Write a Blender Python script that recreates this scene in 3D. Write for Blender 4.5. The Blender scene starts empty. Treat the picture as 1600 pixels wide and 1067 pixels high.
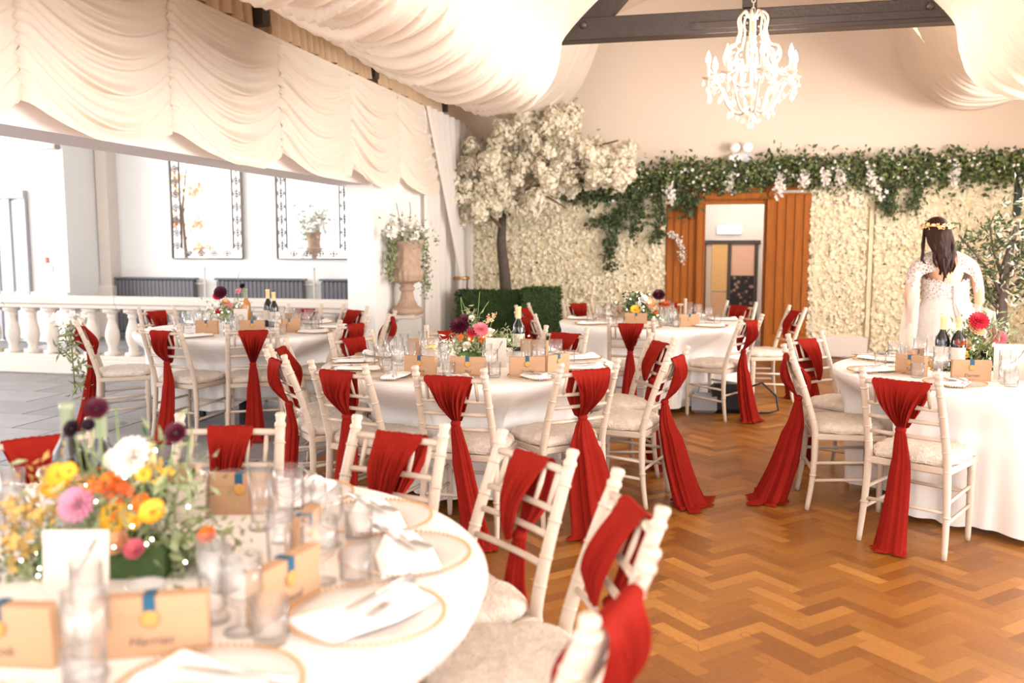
import bpy, math, random
import numpy as np
from mathutils import Vector, Matrix

PI = math.pi
SC = bpy.context.scene
COL = SC.collection
rng = random.Random(7)
nrng = np.random.default_rng(11)

# ------------------------------------------------------------------ camera
cam_d = bpy.data.cameras.new('camera')
cam_d.lens = 31.5
cam_d.sensor_width = 36.0
cam_d.clip_end = 200
cam_d.dof.use_dof = True
cam_d.dof.focus_distance = 5.0
cam_d.dof.aperture_fstop = 1.9
cam = bpy.data.objects.new('camera', cam_d)
COL.objects.link(cam)
cam.location = (0, 0, 1.5)
cam.rotation_euler = (PI / 2 - math.atan(153 / 1400), 0, math.radians(13.1))
SC.camera = cam

# ------------------------------------------------------------------ world, lights, exposure
w = bpy.data.worlds.new('world')
SC.world = w
w.use_nodes = True
bg = w.node_tree.nodes['Background']
bg.inputs[0].default_value = (1.0, 0.965, 0.945, 1)
bg.inputs[1].default_value = 1.9


def area(name, loc, target, sx, sy, power, color=(1, 0.95, 0.88)):
    l = bpy.data.lights.new(name, 'AREA')
    l.shape = 'RECTANGLE'
    l.size = sx
    l.size_y = sy
    l.energy = power
    l.color = color
    o = bpy.data.objects.new(name, l)
    COL.objects.link(o)
    o.location = loc
    o.rotation_euler = (Vector(target) - Vector(loc)).to_track_quat('-Z', 'Y').to_euler()
    return o


area('fill_light_rear', (0.6, -3.2, 2.3), (0.3, 6, 1.0), 6.0, 3.2, 150, (1, 0.955, 0.93))  # added fill from behind the camera; no window is known there
area('fill_light_annexe', (-14.5, 7.5, 2.2), (-4, 8.5, 1.2), 6.0, 3.2, 430, (0.95, 0.98, 1.0))  # added area light to whiten the annexe walls; no window seen
def lamp(name, loc, power, size, color):
    l = bpy.data.lights.new(name, 'POINT')
    l.energy = power
    l.color = color
    l.shadow_soft_size = size
    o = bpy.data.objects.new(name, l)
    COL.objects.link(o)
    o.location = loc
    return o


# the chandelier in view, then unseen lamps added to brighten the hall
lamp('chandelier_and_fill_light', (0.17, 6.5, 2.73), 26, 0.34, (1, 0.88, 0.76))
lamp('chandelier_and_fill_light', (0.17, 1.2, 2.75), 8, 0.30, (1, 0.88, 0.76))  # added unseen lamp overhead, brightens the near drapes and tables
lamp('fill_lamp_back_wall', (3.6, 8.6, 2.5), 150, 0.30, (1, 0.88, 0.75))  # added lamp out of frame at right, lifts the back wall
area('fill_light_right', (7.0, 4.6, 1.55), (-3.2, 5.4, 2.3), 6.5, 2.5, 450, (1, 0.95, 0.91))  # added fill for the festoon curtain; no window seen on this side

SC.view_settings.view_transform = 'Standard'
SC.view_settings.look = 'None'
SC.view_settings.exposure = 0.90
SC.view_settings.gamma = 1.0
SC.view_settings.use_curve_mapping = False
cy = SC.cycles
cy.use_denoising = True
cy.max_bounces = 7
cy.diffuse_bounces = 4
cy.glossy_bounces = 3
cy.transmission_bounces = 4
cy.transparent_max_bounces = 24
cy.caustics_reflective = False
cy.caustics_refractive = False
cy.sample_clamp_indirect = 6

# ------------------------------------------------------------------ materials
M = {}


def new_mat(name):
    m = bpy.data.materials.new(name)
    m.use_nodes = True
    M[name] = m
    nt = m.node_tree
    return m, nt, nt.nodes['Principled BSDF']


def mat(name, col, rough=0.6, var=0.0, scale=20, metal=0.0, bump=0.0, bscale=60, spec=0.4, emit=None, transl=0.0,
        objvar=0.0, coat=0.0, stretch=None):
    m, nt, b = new_mat(name)
    L = nt.links.new
    b.inputs['Base Color'].default_value = (*col, 1)
    b.inputs['Roughness'].default_value = rough
    b.inputs['Metallic'].default_value = metal
    b.inputs['Specular IOR Level'].default_value = spec
    if coat:
        b.inputs['Coat Weight'].default_value = coat
        b.inputs['Coat Roughness'].default_value = 0.18
    tc = nt.nodes.new('ShaderNodeTexCoord')
    src = tc.outputs['Object']
    if stretch:
        mp = nt.nodes.new('ShaderNodeMapping')
        mp.inputs['Scale'].default_value = stretch
        L(src, mp.inputs['Vector'])
        src = mp.outputs['Vector']
    colsock = None
    if var or objvar:
        f = nt.nodes.new('ShaderNodeMath')
        f.operation = 'MULTIPLY_ADD'
        f.inputs[1].default_value = 0
        f.inputs[2].default_value = 1
        if var:
            n = nt.nodes.new('ShaderNodeTexNoise')
            n.inputs['Scale'].default_value = scale
            n.inputs['Detail'].default_value = 4
            L(src, n.inputs['Vector'])
            f.inputs[1].default_value = 2 * var
            f.inputs[2].default_value = 1 - var
            L(n.outputs['Fac'], f.inputs[0])
        mul = nt.nodes.new('ShaderNodeVectorMath')
        mul.operation = 'SCALE'
        mul.inputs[0].default_value = col
        L(f.outputs[0], mul.inputs['Scale'])
        colsock = mul.outputs[0]
        if objvar:
            oi = nt.nodes.new('ShaderNodeObjectInfo')
            g = nt.nodes.new('ShaderNodeMath')
            g.operation = 'MULTIPLY_ADD'
            g.inputs[1].default_value = 2 * objvar
            g.inputs[2].default_value = 1 - objvar
            L(oi.outputs['Random'], g.inputs[0])
            m2 = nt.nodes.new('ShaderNodeVectorMath')
            m2.operation = 'SCALE'
            L(colsock, m2.inputs[0])
            L(g.outputs[0], m2.inputs['Scale'])
            colsock = m2.outputs[0]
        L(colsock, b.inputs['Base Color'])
    if bump:
        n2 = nt.nodes.new('ShaderNodeTexNoise')
        n2.inputs['Scale'].default_value = bscale
        n2.inputs['Detail'].default_value = 3
        L(src, n2.inputs['Vector'])
        bp = nt.nodes.new('ShaderNodeBump')
        bp.inputs['Strength'].default_value = bump
        bp.inputs['Distance'].default_value = 0.01
        L(n2.outputs['Fac'], bp.inputs['Height'])
        L(bp.outputs['Normal'], b.inputs['Normal'])
    if emit:
        b.inputs['Emission Color'].default_value = (*emit[0], 1)
        b.inputs['Emission Strength'].default_value = emit[1]
    if transl:
        t = nt.nodes.new('ShaderNodeBsdfTranslucent')
        t.inputs['Color'].default_value = (*col, 1)
        if colsock:
            L(colsock, t.inputs['Color'])
        mx = nt.nodes.new('ShaderNodeMixShader')
        mx.inputs[0].default_value = transl
        out = nt.nodes['Material Output']
        L(b.outputs[0], mx.inputs[1])
        L(t.outputs[0], mx.inputs[2])
        L(mx.outputs[0], out.inputs['Surface'])
    return m


def glass_mat(name, tint=(1, 1, 1), body=0.10, bodycol=(1, 1, 1), ior=1.5, ribs=0):
    """thin drinking glass: transparent, fresnel gloss, a little milky scatter from the cut pattern"""
    m, nt, b = new_mat(name)
    L = nt.links.new
    nt.nodes.remove(b)
    tr = nt.nodes.new('ShaderNodeBsdfTransparent')
    tr.inputs[0].default_value = (*tint, 1)
    ec = nt.nodes.new('ShaderNodeLayerWeight')
    ec.inputs['Blend'].default_value = 0.5
    ep = nt.nodes.new('ShaderNodeMath')
    ep.operation = 'POWER'
    ep.inputs[1].default_value = 2.5
    L(ec.outputs['Facing'], ep.inputs[0])
    em = nt.nodes.new('ShaderNodeMix')
    em.data_type = 'RGBA'
    L(ep.outputs[0], em.inputs[0])
    em.inputs[6].default_value = (*tint, 1)
    em.inputs[7].default_value = (0.60 * tint[0], 0.56 * tint[1], 0.54 * tint[2], 1)
    if ior > 1.2:
        L(em.outputs[2], tr.inputs[0])
    df = nt.nodes.new('ShaderNodeBsdfDiffuse')
    df.inputs[0].default_value = (*bodycol, 1)
    gl = nt.nodes.new('ShaderNodeBsdfGlossy')
    gl.inputs['Roughness'].default_value = 0.05
    lw = nt.nodes.new('ShaderNodeLayerWeight')
    lw.inputs['Blend'].default_value = 0.5
    pw = nt.nodes.new('ShaderNodeMath')
    pw.operation = 'POWER'
    pw.inputs[1].default_value = 3.0
    L(lw.outputs['Facing'], pw.inputs[0])
    fr = nt.nodes.new('ShaderNodeMath')
    fr.operation = 'MULTIPLY_ADD'
    fr.inputs[1].default_value = 0.55 * (ior - 1) / 0.5
    fr.inputs[2].default_value = 0.035 * (ior - 1) / 0.5
    L(pw.outputs[0], fr.inputs[0])
    m1 = nt.nodes.new('ShaderNodeMixShader')
    m1.inputs[0].default_value = body
    L(tr.outputs[0], m1.inputs[1])
    L(df.outputs[0], m1.inputs[2])
    m2 = nt.nodes.new('ShaderNodeMixShader')
    L(fr.outputs[0], m2.inputs[0])
    L(m1.outputs[0], m2.inputs[1])
    L(gl.outputs[0], m2.inputs[2])
    L(m2.outputs[0], nt.nodes['Material Output'].inputs['Surface'])
    return m


def lace_mat(name, col, open_frac=0.35, scale=60):
    m, nt, b = new_mat(name)
    L = nt.links.new
    b.inputs['Base Color'].default_value = (*col, 1)
    b.inputs['Roughness'].default_value = 0.8
    tc = nt.nodes.new('ShaderNodeTexCoord')
    v = nt.nodes.new('ShaderNodeTexVoronoi')
    v.feature = 'DISTANCE_TO_EDGE'
    v.inputs['Scale'].default_value = scale
    L(tc.outputs['Object'], v.inputs['Vector'])
    n = nt.nodes.new('ShaderNodeTexNoise')
    n.inputs['Scale'].default_value = scale * 0.45
    L(tc.outputs['Object'], n.inputs['Vector'])
    a = nt.nodes.new('ShaderNodeMath')
    a.operation = 'GREATER_THAN'
    L(v.outputs['Distance'], a.inputs[0])
    a.inputs[1].default_value = 0.11
    c = nt.nodes.new('ShaderNodeMath')
    c.operation = 'GREATER_THAN'
    L(n.outputs['Fac'], c.inputs[0])
    c.inputs[1].default_value = 1 - open_frac - 0.12
    d = nt.nodes.new('ShaderNodeMath')
    d.operation = 'MULTIPLY'
    L(a.outputs[0], d.inputs[0])
    L(c.outputs[0], d.inputs[1])
    e = nt.nodes.new('ShaderNodeMath')
    e.operation = 'MULTIPLY'
    e.inputs[1].default_value = 0.7
    L(d.outputs[0], e.inputs[0])
    tr = nt.nodes.new('ShaderNodeBsdfTransparent')
    mx = nt.nodes.new('ShaderNodeMixShader')
    L(e.outputs[0], mx.inputs[0])
    L(b.outputs[0], mx.inputs[1])
    L(tr.outputs[0], mx.inputs[2])
    L(mx.outputs[0], nt.nodes['Material Output'].inputs['Surface'])
    return m


mat('wall_cream', (0.77, 0.645, 0.53), 0.8, var=0.02, scale=2)
mat('wall_white', (0.88, 0.86, 0.83), 0.75, var=0.015, scale=2)
mat('beam_plaster', (0.80, 0.72, 0.69), 0.8, var=0.03, scale=3)
mat('stone_white', (0.74, 0.66, 0.59), 0.6, var=0.04, scale=6)
mat('ivory_drape', (0.93, 0.84, 0.73), 0.85, transl=0.32)
mat('voile_white', (0.90, 0.85, 0.80), 0.85, transl=0.35)
mat('ivory_frill_shade', (0.62, 0.45, 0.29), 0.85, transl=0.15)  # ivory fabric; the tan is its shade put into the colour
mat('dark_timber', (0.040, 0.027, 0.022), 0.45, var=0.3, scale=18, bump=0.3, bscale=40)
mat('black', (0.012, 0.012, 0.014), 0.5)
mat('dark_metal', (0.09, 0.075, 0.07), 0.4, metal=0.6)
mat('chair_wood', (0.53, 0.425, 0.335), 0.42, var=0.06, scale=25, spec=0.5)
mat('seat_pad', (0.62, 0.53, 0.45), 0.9, var=0.30, scale=38, bump=1.0, bscale=90, objvar=0.08)
mat('cloth_white', (0.89, 0.85, 0.815), 0.85, transl=0.06)
mat('napkin_white', (0.90, 0.87, 0.85), 0.85)
mat('red_chiffon', (0.275, 0.016, 0.010), 0.85, var=0.14, scale=18, transl=0.18, spec=0.04)
mat('paper_kraft', (0.43, 0.25, 0.14), 0.75, var=0.03, scale=30)
mat('paper_edge', (0.40, 0.20, 0.09), 0.8)
mat('paper_white', (0.60, 0.53, 0.46), 0.7)
mat('ribbon_teal', (0.008, 0.075, 0.14), 0.5)
mat('seal_gold', (0.50, 0.25, 0.065), 0.45)
mat('ink', (0.10, 0.07, 0.06), 0.7)
mat('ink_pale', (0.35, 0.30, 0.28), 0.7)
mat('gold', (0.52, 0.27, 0.10), 0.3, metal=0.75)
mat('silver', (0.62, 0.58, 0.55), 0.3, metal=0.8)
mat('stone_urn', (0.45, 0.31, 0.225), 0.8, var=0.3, scale=14, bump=0.4, bscale=60)
mat('radiator_grey', (0.13, 0.125, 0.14), 0.5)
mat('iron_grey', (0.33, 0.29, 0.26), 0.5, metal=0.3)
mat('mirror', (0.95, 0.95, 0.95), 0.02, metal=1.0)
mat('oak_trim', (0.36, 0.112, 0.019), 0.5, var=0.35, scale=7, stretch=(6, 6, 0.6), spec=0.12)
mat('hedge_green', (0.045, 0.085, 0.022), 0.8, var=0.5, scale=30)
mat('ivy_green', (0.065, 0.095, 0.035), 0.55, var=0.6, scale=14)
mat('ivy_light', (0.18, 0.22, 0.07), 0.6, var=0.4, scale=14)
mat('leaf_sage', (0.26, 0.29, 0.15), 0.65, var=0.45, scale=25)
mat('leaf_white', (0.72, 0.73, 0.62), 0.7, var=0.12, scale=20)
mat('moss_gold', (0.52, 0.33, 0.10), 0.8, var=0.4, scale=25)
mat('stem_green', (0.16, 0.22, 0.07), 0.6)
mat('bark', (0.10, 0.075, 0.06), 0.85, var=0.4, scale=20, bump=0.8, bscale=30)
mat('branch', (0.15, 0.09, 0.05), 0.8)
mat('blossom_cream', (0.94, 0.87, 0.72), 0.8, var=0.10, scale=6, transl=0.3)
mat('hydrangea_cream', (0.93, 0.85, 0.66), 0.85, var=0.14, scale=9, transl=0.1)
mat('flower_back', (0.74, 0.63, 0.42), 0.9, var=0.35, scale=16)
mat('petal_white', (0.90, 0.85, 0.78), 0.7, transl=0.15)
mat('petal_yellow', (0.90, 0.52, 0.045), 0.65, transl=0.15)
mat('petal_orange', (0.85, 0.20, 0.02), 0.65, transl=0.15)
mat('petal_rust', (0.55, 0.10, 0.02), 0.7, transl=0.15)
mat('petal_pink', (0.80, 0.24, 0.30), 0.65, transl=0.15)
mat('petal_mauve', (0.66, 0.30, 0.40), 0.65, transl=0.15)
mat('petal_red', (0.65, 0.03, 0.06), 0.65, transl=0.1)
mat('petal_peach', (0.88, 0.55, 0.33), 0.65, transl=0.15)
mat('petal_burgundy', (0.075, 0.004, 0.018), 0.55)
mat('petal_black', (0.02, 0.004, 0.012), 0.6)
mat('bottle_dark', (0.012, 0.010, 0.008), 0.08, spec=0.7)
mat('bottle_amber', (0.55, 0.27, 0.09), 0.12, spec=0.6, transl=0.3)
mat('foil_gold', (0.78, 0.55, 0.26), 0.35)
mat('foil_green', (0.25, 0.29, 0.19), 0.35)
mat('cork', (0.40, 0.27, 0.08), 0.6)
mat('lemon', (0.85, 0.62, 0.20), 0.5)
mat('copper', (0.45, 0.22, 0.10), 0.22, metal=0.7)
mat('skin', (0.66, 0.36, 0.23), 0.5, var=0.05, scale=8)
mat('hair_brown', (0.026, 0.0085, 0.004), 0.5, var=0.6, scale=26, stretch=(4, 4, 0.7), spec=0.15)
mat('gown_ivory', (0.56, 0.50, 0.455), 0.75, var=0.05, scale=30, bump=0.5, bscale=45)
lace_mat('lace', (0.58, 0.51, 0.47), 0.46, 48)
glass_mat('tulle', (1, 1, 1), 0.34, (0.92, 0.86, 0.82), 1.02)
glass_mat('glass', (1, 1, 1), 0.035, (1, 0.98, 0.96), 1.45)
glass_mat('glass_milky', (1, 1, 1), 0.30, (0.98, 0.96, 0.94), 1.4)
glass_mat('plate_glass', (1, 1, 1), 0.30, (0.95, 0.90, 0.86), 1.3)
glass_mat('crystal', (1, 1, 1), 0.14, (1, 0.98, 0.94), 1.6)
glass_mat('water', (0.97, 0.97, 0.96), 0.16, (0.95, 0.92, 0.85), 1.33)
mat('chandelier_white', (0.62, 0.53, 0.43), 0.4)
mat('bulb', (1, 0.95, 0.85), 0.5, emit=((1, 0.90, 0.72), 40))
mat('fairy', (1, 0.9, 0.7), 0.5, emit=((1, 0.86, 0.62), 14))
mat('exit_lit', (1, 1, 1), 0.5, emit=((0.95, 0.98, 1.0), 4))
mat('plastic_white', (0.85, 0.85, 0.86), 0.35)
mat('plastic_grey', (0.35, 0.35, 0.38), 0.5)
mat('notice_blue', (0.35, 0.50, 0.80), 0.5)
mat('notice_red', (0.75, 0.10, 0.08), 0.5)
mat('gold_panel', (0.80, 0.50, 0.20), 0.5)
mat('pink_blind', (0.80, 0.50, 0.37), 0.6)
mat('door_brown', (0.07, 0.045, 0.035), 0.4)
mat('door_frame_grey', (0.30, 0.29, 0.31), 0.5)


def floral_paper():
    m, nt, b = new_mat('floral_paper')
    L = nt.links.new
    tc = nt.nodes.new('ShaderNodeTexCoord')
    v = nt.nodes.new('ShaderNodeTexVoronoi')
    v.inputs['Scale'].default_value = 13
    L(tc.outputs['Object'], v.inputs['Vector'])
    r = nt.nodes.new('ShaderNodeValToRGB')
    r.color_ramp.elements[0].color = (0.45, 0.28, 0.20, 1)
    r.color_ramp.elements[1].color = (0.012, 0.010, 0.012, 1)
    r.color_ramp.elements[0].position = 0.15
    r.color_ramp.elements[1].position = 0.42
    L(v.outputs['Distance'], r.inputs[0])
    L(r.outputs[0], b.inputs['Base Color'])
    b.inputs['Roughness'].default_value = 0.6


floral_paper()


def parquet_mat(name, attr):
    """oak herringbone block: per-block tone (object random, or the block's own face attribute), grain, scuffs"""
    m, nt, b = new_mat(name)
    L = nt.links.new
    if attr:
        a = nt.nodes.new('ShaderNodeAttribute')
        a.attribute_name = 'tone'
        tone = a.outputs['Fac']
    else:
        a = nt.nodes.new('ShaderNodeObjectInfo')
        tone = a.outputs['Random']
    r = nt.nodes.new('ShaderNodeValToRGB')
    e = r.color_ramp.elements
    e[0].color = (0.18, 0.060, 0.008, 1)
    e[1].color = (0.37, 0.158, 0.032, 1)
    x = e.new(0.35)
    x.color = (0.235, 0.085, 0.011, 1)
    x = e.new(0.8)
    x.color = (0.29, 0.113, 0.017, 1)
    L(tone, r.inputs[0])
    g = nt.nodes.new('ShaderNodeNewGeometry')
    n = nt.nodes.new('ShaderNodeTexNoise')
    n.inputs['Scale'].default_value = 1.1
    n.inputs['Detail'].default_value = 5
    L(g.outputs['Position'], n.inputs['Vector'])
    n2 = nt.nodes.new('ShaderNodeTexNoise')
    n2.inputs['Scale'].default_value = 55
    n2.inputs['Detail'].default_value = 4
    L(g.outputs['Position'], n2.inputs['Vector'])
    ad = nt.nodes.new('ShaderNodeMath')
    ad.operation = 'MULTIPLY_ADD'
    ad.inputs[1].default_value = 0.9
    ad.inputs[2].default_value = 0.30
    L(n.outputs['Fac'], ad.inputs[0])
    ad2 = nt.nodes.new('ShaderNodeMath')
    ad2.operation = 'MULTIPLY_ADD'
    ad2.inputs[1].default_value = 0.5
    L(n2.outputs['Fac'], ad2.inputs[0])
    L(ad.outputs[0], ad2.inputs[2])
    mul = nt.nodes.new('ShaderNodeVectorMath')
    mul.operation = 'SCALE'
    L(r.outputs[0], mul.inputs[0])
    L(ad2.outputs[0], mul.inputs['Scale'])
    # fine dark scratches
    wv = nt.nodes.new('ShaderNodeTexVoronoi')
    wv.feature = 'DISTANCE_TO_EDGE'
    wv.inputs['Scale'].default_value = 1.3
    nd = nt.nodes.new('ShaderNodeTexNoise')
    nd.inputs['Scale'].default_value = 3
    L(g.outputs['Position'], nd.inputs['Vector'])
    va = nt.nodes.new('ShaderNodeVectorMath')
    va.operation = 'ADD'
    L(g.outputs['Position'], va.inputs[0])
    L(nd.outputs['Color'], va.inputs[1])
    L(va.outputs[0], wv.inputs['Vector'])
    gt = nt.nodes.new('ShaderNodeMath')
    gt.operation = 'LESS_THAN'
    gt.inputs[1].default_value = 0.0035
    L(wv.outputs['Distance'], gt.inputs[0])
    mk = nt.nodes.new('ShaderNodeMath')
    mk.operation = 'MULTIPLY'
    L(gt.outputs[0], mk.inputs[0])
    gm = nt.nodes.new('ShaderNodeMath')
    gm.operation = 'GREATER_THAN'
    gm.inputs[1].default_value = 0.5
    L(n.outputs['Fac'], gm.inputs[0])
    mk2 = nt.nodes.new('ShaderNodeMath')
    mk2.operation = 'MULTIPLY'
    mk2.inputs[1].default_value = 0.55
    L(gm.outputs[0], mk2.inputs[0])
    L(mk2.outputs[0], mk.inputs[1])
    mx = nt.nodes.new('ShaderNodeMix')
    mx.data_type = 'RGBA'
    L(mk.outputs[0], mx.inputs[0])
    L(mul.outputs[0], mx.inputs[6])
    mx.inputs[7].default_value = (0.10, 0.04, 0.015, 1)
    L(mx.outputs[2], b.inputs['Base Color'])
    ro = nt.nodes.new('ShaderNodeMath')
    ro.operation = 'MULTIPLY_ADD'
    ro.inputs[1].default_value = 0.30
    ro.inputs[2].default_value = 0.24
    L(n.outputs['Fac'], ro.inputs[0])
    L(ro.outputs[0], b.inputs['Roughness'])
    b.inputs['Specular IOR Level'].default_value = 0.32
    bp = nt.nodes.new('ShaderNodeBump')
    bp.inputs['Strength'].default_value = 0.12
    bp.inputs['Distance'].default_value = 0.004
    L(n2.outputs['Fac'], bp.inputs['Height'])
    L(bp.outputs['Normal'], b.inputs['Normal'])


parquet_mat('parquet', False)
parquet_mat('parquet_stuff', True)
mat('floor_joint', (0.22, 0.075, 0.018), 0.7)
mat('slate', (0.26, 0.25, 0.262), 0.42, var=0.28, scale=4, objvar=0.16, bump=0.35, bscale=12)
mat('slate_joint', (0.16, 0.15, 0.155), 0.8)


# ------------------------------------------------------------------ mesh helpers
def link(o, parent=None):
    COL.objects.link(o)
    if parent is not None:
        o.parent = parent
    return o


def mesh_obj(name, V, F, m, parent=None, smooth=True):
    me = bpy.data.meshes.new(name)
    me.from_pydata([tuple(v) for v in V], [], F)
    me.materials.append(M[m])
    if smooth:
        me.polygons.foreach_set('use_smooth', [True] * len(me.polygons))
    me.update()
    return link(bpy.data.objects.new(name, me), parent)


def np_obj(name, V, F, m, parent=None, smooth=True):
    V = np.asarray(V, dtype=np.float32)
    F = np.asarray(F, dtype=np.int32)
    me = bpy.data.meshes.new(name)
    k = F.shape[1]
    me.vertices.add(len(V))
    me.vertices.foreach_set('co', V.ravel())
    me.loops.add(F.size)
    me.loops.foreach_set('vertex_index', F.ravel())
    me.polygons.add(len(F))
    me.polygons.foreach_set('loop_start', np.arange(0, F.size, k, dtype=np.int32))
    me.polygons.foreach_set('loop_total', np.full(len(F), k, dtype=np.int32))
    me.materials.append(M[m])
    me.update(calc_edges=True)
    me.validate()
    if smooth:
        me.shade_smooth()
    else:
        me.shade_flat()
    return link(bpy.data.objects.new(name, me), parent)


def tag(o, label=None, cat=None, group=None, kind=None):
    if label:
        o['label'] = label
    if cat:
        o['category'] = cat
    if group:
        o['group'] = group
    if kind:
        o['kind'] = kind
    return o


def thing(name, label, cat, loc=(0, 0, 0), rz=0.0, group=None):
    o = bpy.data.objects.new(name, None)
    o.empty_display_size = 0.1
    link(o)
    o.location = loc
    o.rotation_euler = (0, 0, rz)
    return tag(o, label, cat, group)


def shared(name, src, parent=None, loc=None, rot=None, scale=None):
    o = bpy.data.objects.new(name, src.data if hasattr(src, 'data') else src)
    link(o, parent)
    if loc is not None:
        o.location = loc
    if rot is not None:
        o.rotation_euler = rot
    if scale is not None:
        o.scale = scale if hasattr(scale, '__len__') else (scale, scale, scale)
    return o


class MB:
    def __init__(s):
        s.V = []
        s.F = []

    def add(s, V, F):
        b = len(s.V)
        s.V.extend([tuple(v) for v in V])
        s.F.extend([[i + b for i in f] for f in F])
        return s

    def box(s, c, d, rz=0.0, bev=0.0):
        cx, cy_, cz = c
        a, b_, h = d[0] / 2, d[1] / 2, d[2] / 2
        P = []
        if bev <= 0:
            for z in (-h, h):
                for x, y in ((-a, -b_), (a, -b_), (a, b_), (-a, b_)):
                    P.append((x, y, z))
            F = [[3, 2, 1, 0], [4, 5, 6, 7]] + [[i, (i + 1) % 4, 4 + (i + 1) % 4, 4 + i] for i in range(4)]
        else:
            for z, q in ((-h, bev), (-h + bev, 0), (h - bev, 0), (h, bev)):
                for x, y in ((-a + q, -b_ + q), (a - q, -b_ + q), (a - q, b_ - q), (-a + q, b_ - q)):
                    P.append((x, y, z))
            F = [[3, 2, 1, 0], [12, 13, 14, 15]]
            for r in range(3):
                F += [[r * 4 + i, r * 4 + (i + 1) % 4, r * 4 + 4 + (i + 1) % 4, r * 4 + 4 + i] for i in range(4)]
        c_, s_ = math.cos(rz), math.sin(rz)
        return s.add([(cx + x * c_ - y * s_, cy_ + x * s_ + y * c_, cz + z) for x, y, z in P], F)

    def tube(s, pts, r, n=8, cap=True):
        pts = [Vector(p) for p in pts]
        k = len(pts)
        R = r if hasattr(r, '__len__') else [r] * k
        V, F = [], []
        up = None
        for i, p in enumerate(pts):
            d = (pts[min(i + 1, k - 1)] - pts[max(i - 1, 0)])
            if d.length < 1e-9:
                d = Vector((0, 0, 1))
            d.normalize()
            if up is None:
                up = Vector((1, 0, 0)) if abs(d.x) < 0.8 else Vector((0, 1, 0))
            u = (up - d * up.dot(d))
            if u.length < 1e-6:
                u = d.orthogonal()
            u.normalize()
            up = u
            v = d.cross(u)
            for j in range(n):
                a = 2 * PI * j / n
                V.append(p + (u * math.cos(a) + v * math.sin(a)) * R[i])
        for i in range(k - 1):
            for j in range(n):
                F.append([i * n + j, i * n + (j + 1) % n, (i + 1) * n + (j + 1) % n, (i + 1) * n + j])
        if cap:
            F.append(list(range(n))[::-1])
            F.append([(k - 1) * n + j for j in range(n)])
        return s.add(V, F)

    def lathe(s, prof, n=16, c=(0, 0, 0), fn=None, cap0=False, cap1=False, axis=None):
        V, F = [], []
        k = len(prof)
        for i, (r, z) in enumerate(prof):
            for j in range(n):
                a = 2 * PI * j / n
                rr = r * (fn(a, z) if fn else 1)
                V.append((rr * math.cos(a), rr * math.sin(a), z))
        if axis is not None:
            q = Vector((0, 0, 1)).rotation_difference(Vector(axis))
            V = [tuple(q @ Vector(v)) for v in V]
        V = [(v[0] + c[0], v[1] + c[1], v[2] + c[2]) for v in V]
        for i in range(k - 1):
            for j in range(n):
                F.append([i * n + j, i * n + (j + 1) % n, (i + 1) * n + (j + 1) % n, (i + 1) * n + j])
        if cap0:
            F.append(list(range(n))[::-1])
        if cap1:
            F.append([(k - 1) * n + j for j in range(n)])
        return s.add(V, F)

    def grid(s, fn, nu, nv, wrap=False):
        V, F = [], []
        for j in range(nv):
            for i in range(nu):
                V.append(fn(i / (nu if wrap else nu - 1), j / (nv - 1)))
        for j in range(nv - 1):
            for i in range(nu if wrap else nu - 1):
                i2 = (i + 1) % nu
                F.append([j * nu + i, j * nu + i2, (j + 1) * nu + i2, (j + 1) * nu + i])
        return s.add(V, F)

    def ball(s, c, r, n=8, m=5):
        rx, ry, rz = r if hasattr(r, '__len__') else (r, r, r)
        V, F = [], []
        for i in range(m + 1):
            t = PI * i / m
            for j in range(n):
                a = 2 * PI * j / n
                V.append((c[0] + rx * math.sin(t) * math.cos(a), c[1] + ry * math.sin(t) * math.sin(a), c[2] + rz * math.cos(t)))
        for i in range(m):
            for j in range(n):
                F.append([(i + 1) * n + j, (i + 1) * n + (j + 1) % n, i * n + (j + 1) % n, i * n + j])
        return s.add(V, F)

    def build(s, name, m, parent=None, smooth=True):
        return mesh_obj(name, s.V, s.F, m, parent, smooth)


def rand_rots(N, normals=None, spread=0.5):
    """N rotation matrices; the z axis follows the normals (jittered) when given"""
    if normals is None:
        z = nrng.normal(size=(N, 3))
    else:
        z = np.asarray(normals, float) + nrng.normal(size=(N, 3)) * spread
    z /= np.linalg.norm(z, axis=1, keepdims=True) + 1e-9
    t = nrng.normal(size=(N, 3))
    x = np.cross(t, z)
    x /= np.linalg.norm(x, axis=1, keepdims=True) + 1e-9
    y = np.cross(z, x)
    return np.stack([x, y, z], axis=2)


def scatter(tV, tF, pos, R, sc):
    tV = np.asarray(tV, float)
    tF = np.asarray(tF, int)
    N = len(pos)
    sc = np.asarray(sc, float).reshape(-1, 1, 1) if hasattr(sc, '__len__') else np.full((N, 1, 1), sc)
    V = np.einsum('nij,kj->nki', R, tV) * sc + np.asarray(pos, float)[:, None, :]
    F = tF[None] + (np.arange(N) * len(tV))[:, None, None]
    return V.reshape(-1, 3), F.reshape(-1, tF.shape[1])


LEAF_V = [(0, 0, 0), (0.28, 0.45, 0.10), (0, 1, -0.06), (-0.28, 0.45, 0.10)]
LEAF_F = [(0, 1, 2, 3)]
SLIM_V = [(0, 0, 0), (0.13, 0.45, 0.06), (0, 1, -0.10), (-0.13, 0.45, 0.06)]


def floret_tpl(n=5, cup=0.25):
    V = [(0, 0, 0)]
    F = []
    for k in range(n):
        a = 2 * PI * k / n
        da = PI / n * 0.95
        V += [(0.62 * math.cos(a - da), 0.62 * math.sin(a - da), cup * 0.55), (math.cos(a), math.sin(a), cup * 0.8),
              (0.62 * math.cos(a + da), 0.62 * math.sin(a + da), cup * 0.55)]
        F.append((0, 1 + 3 * k, 2 + 3 * k, 3 + 3 * k))
    return V, F


FL_V, FL_F = floret_tpl()
FL4_V, FL4_F = floret_tpl(4, 0.35)
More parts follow.
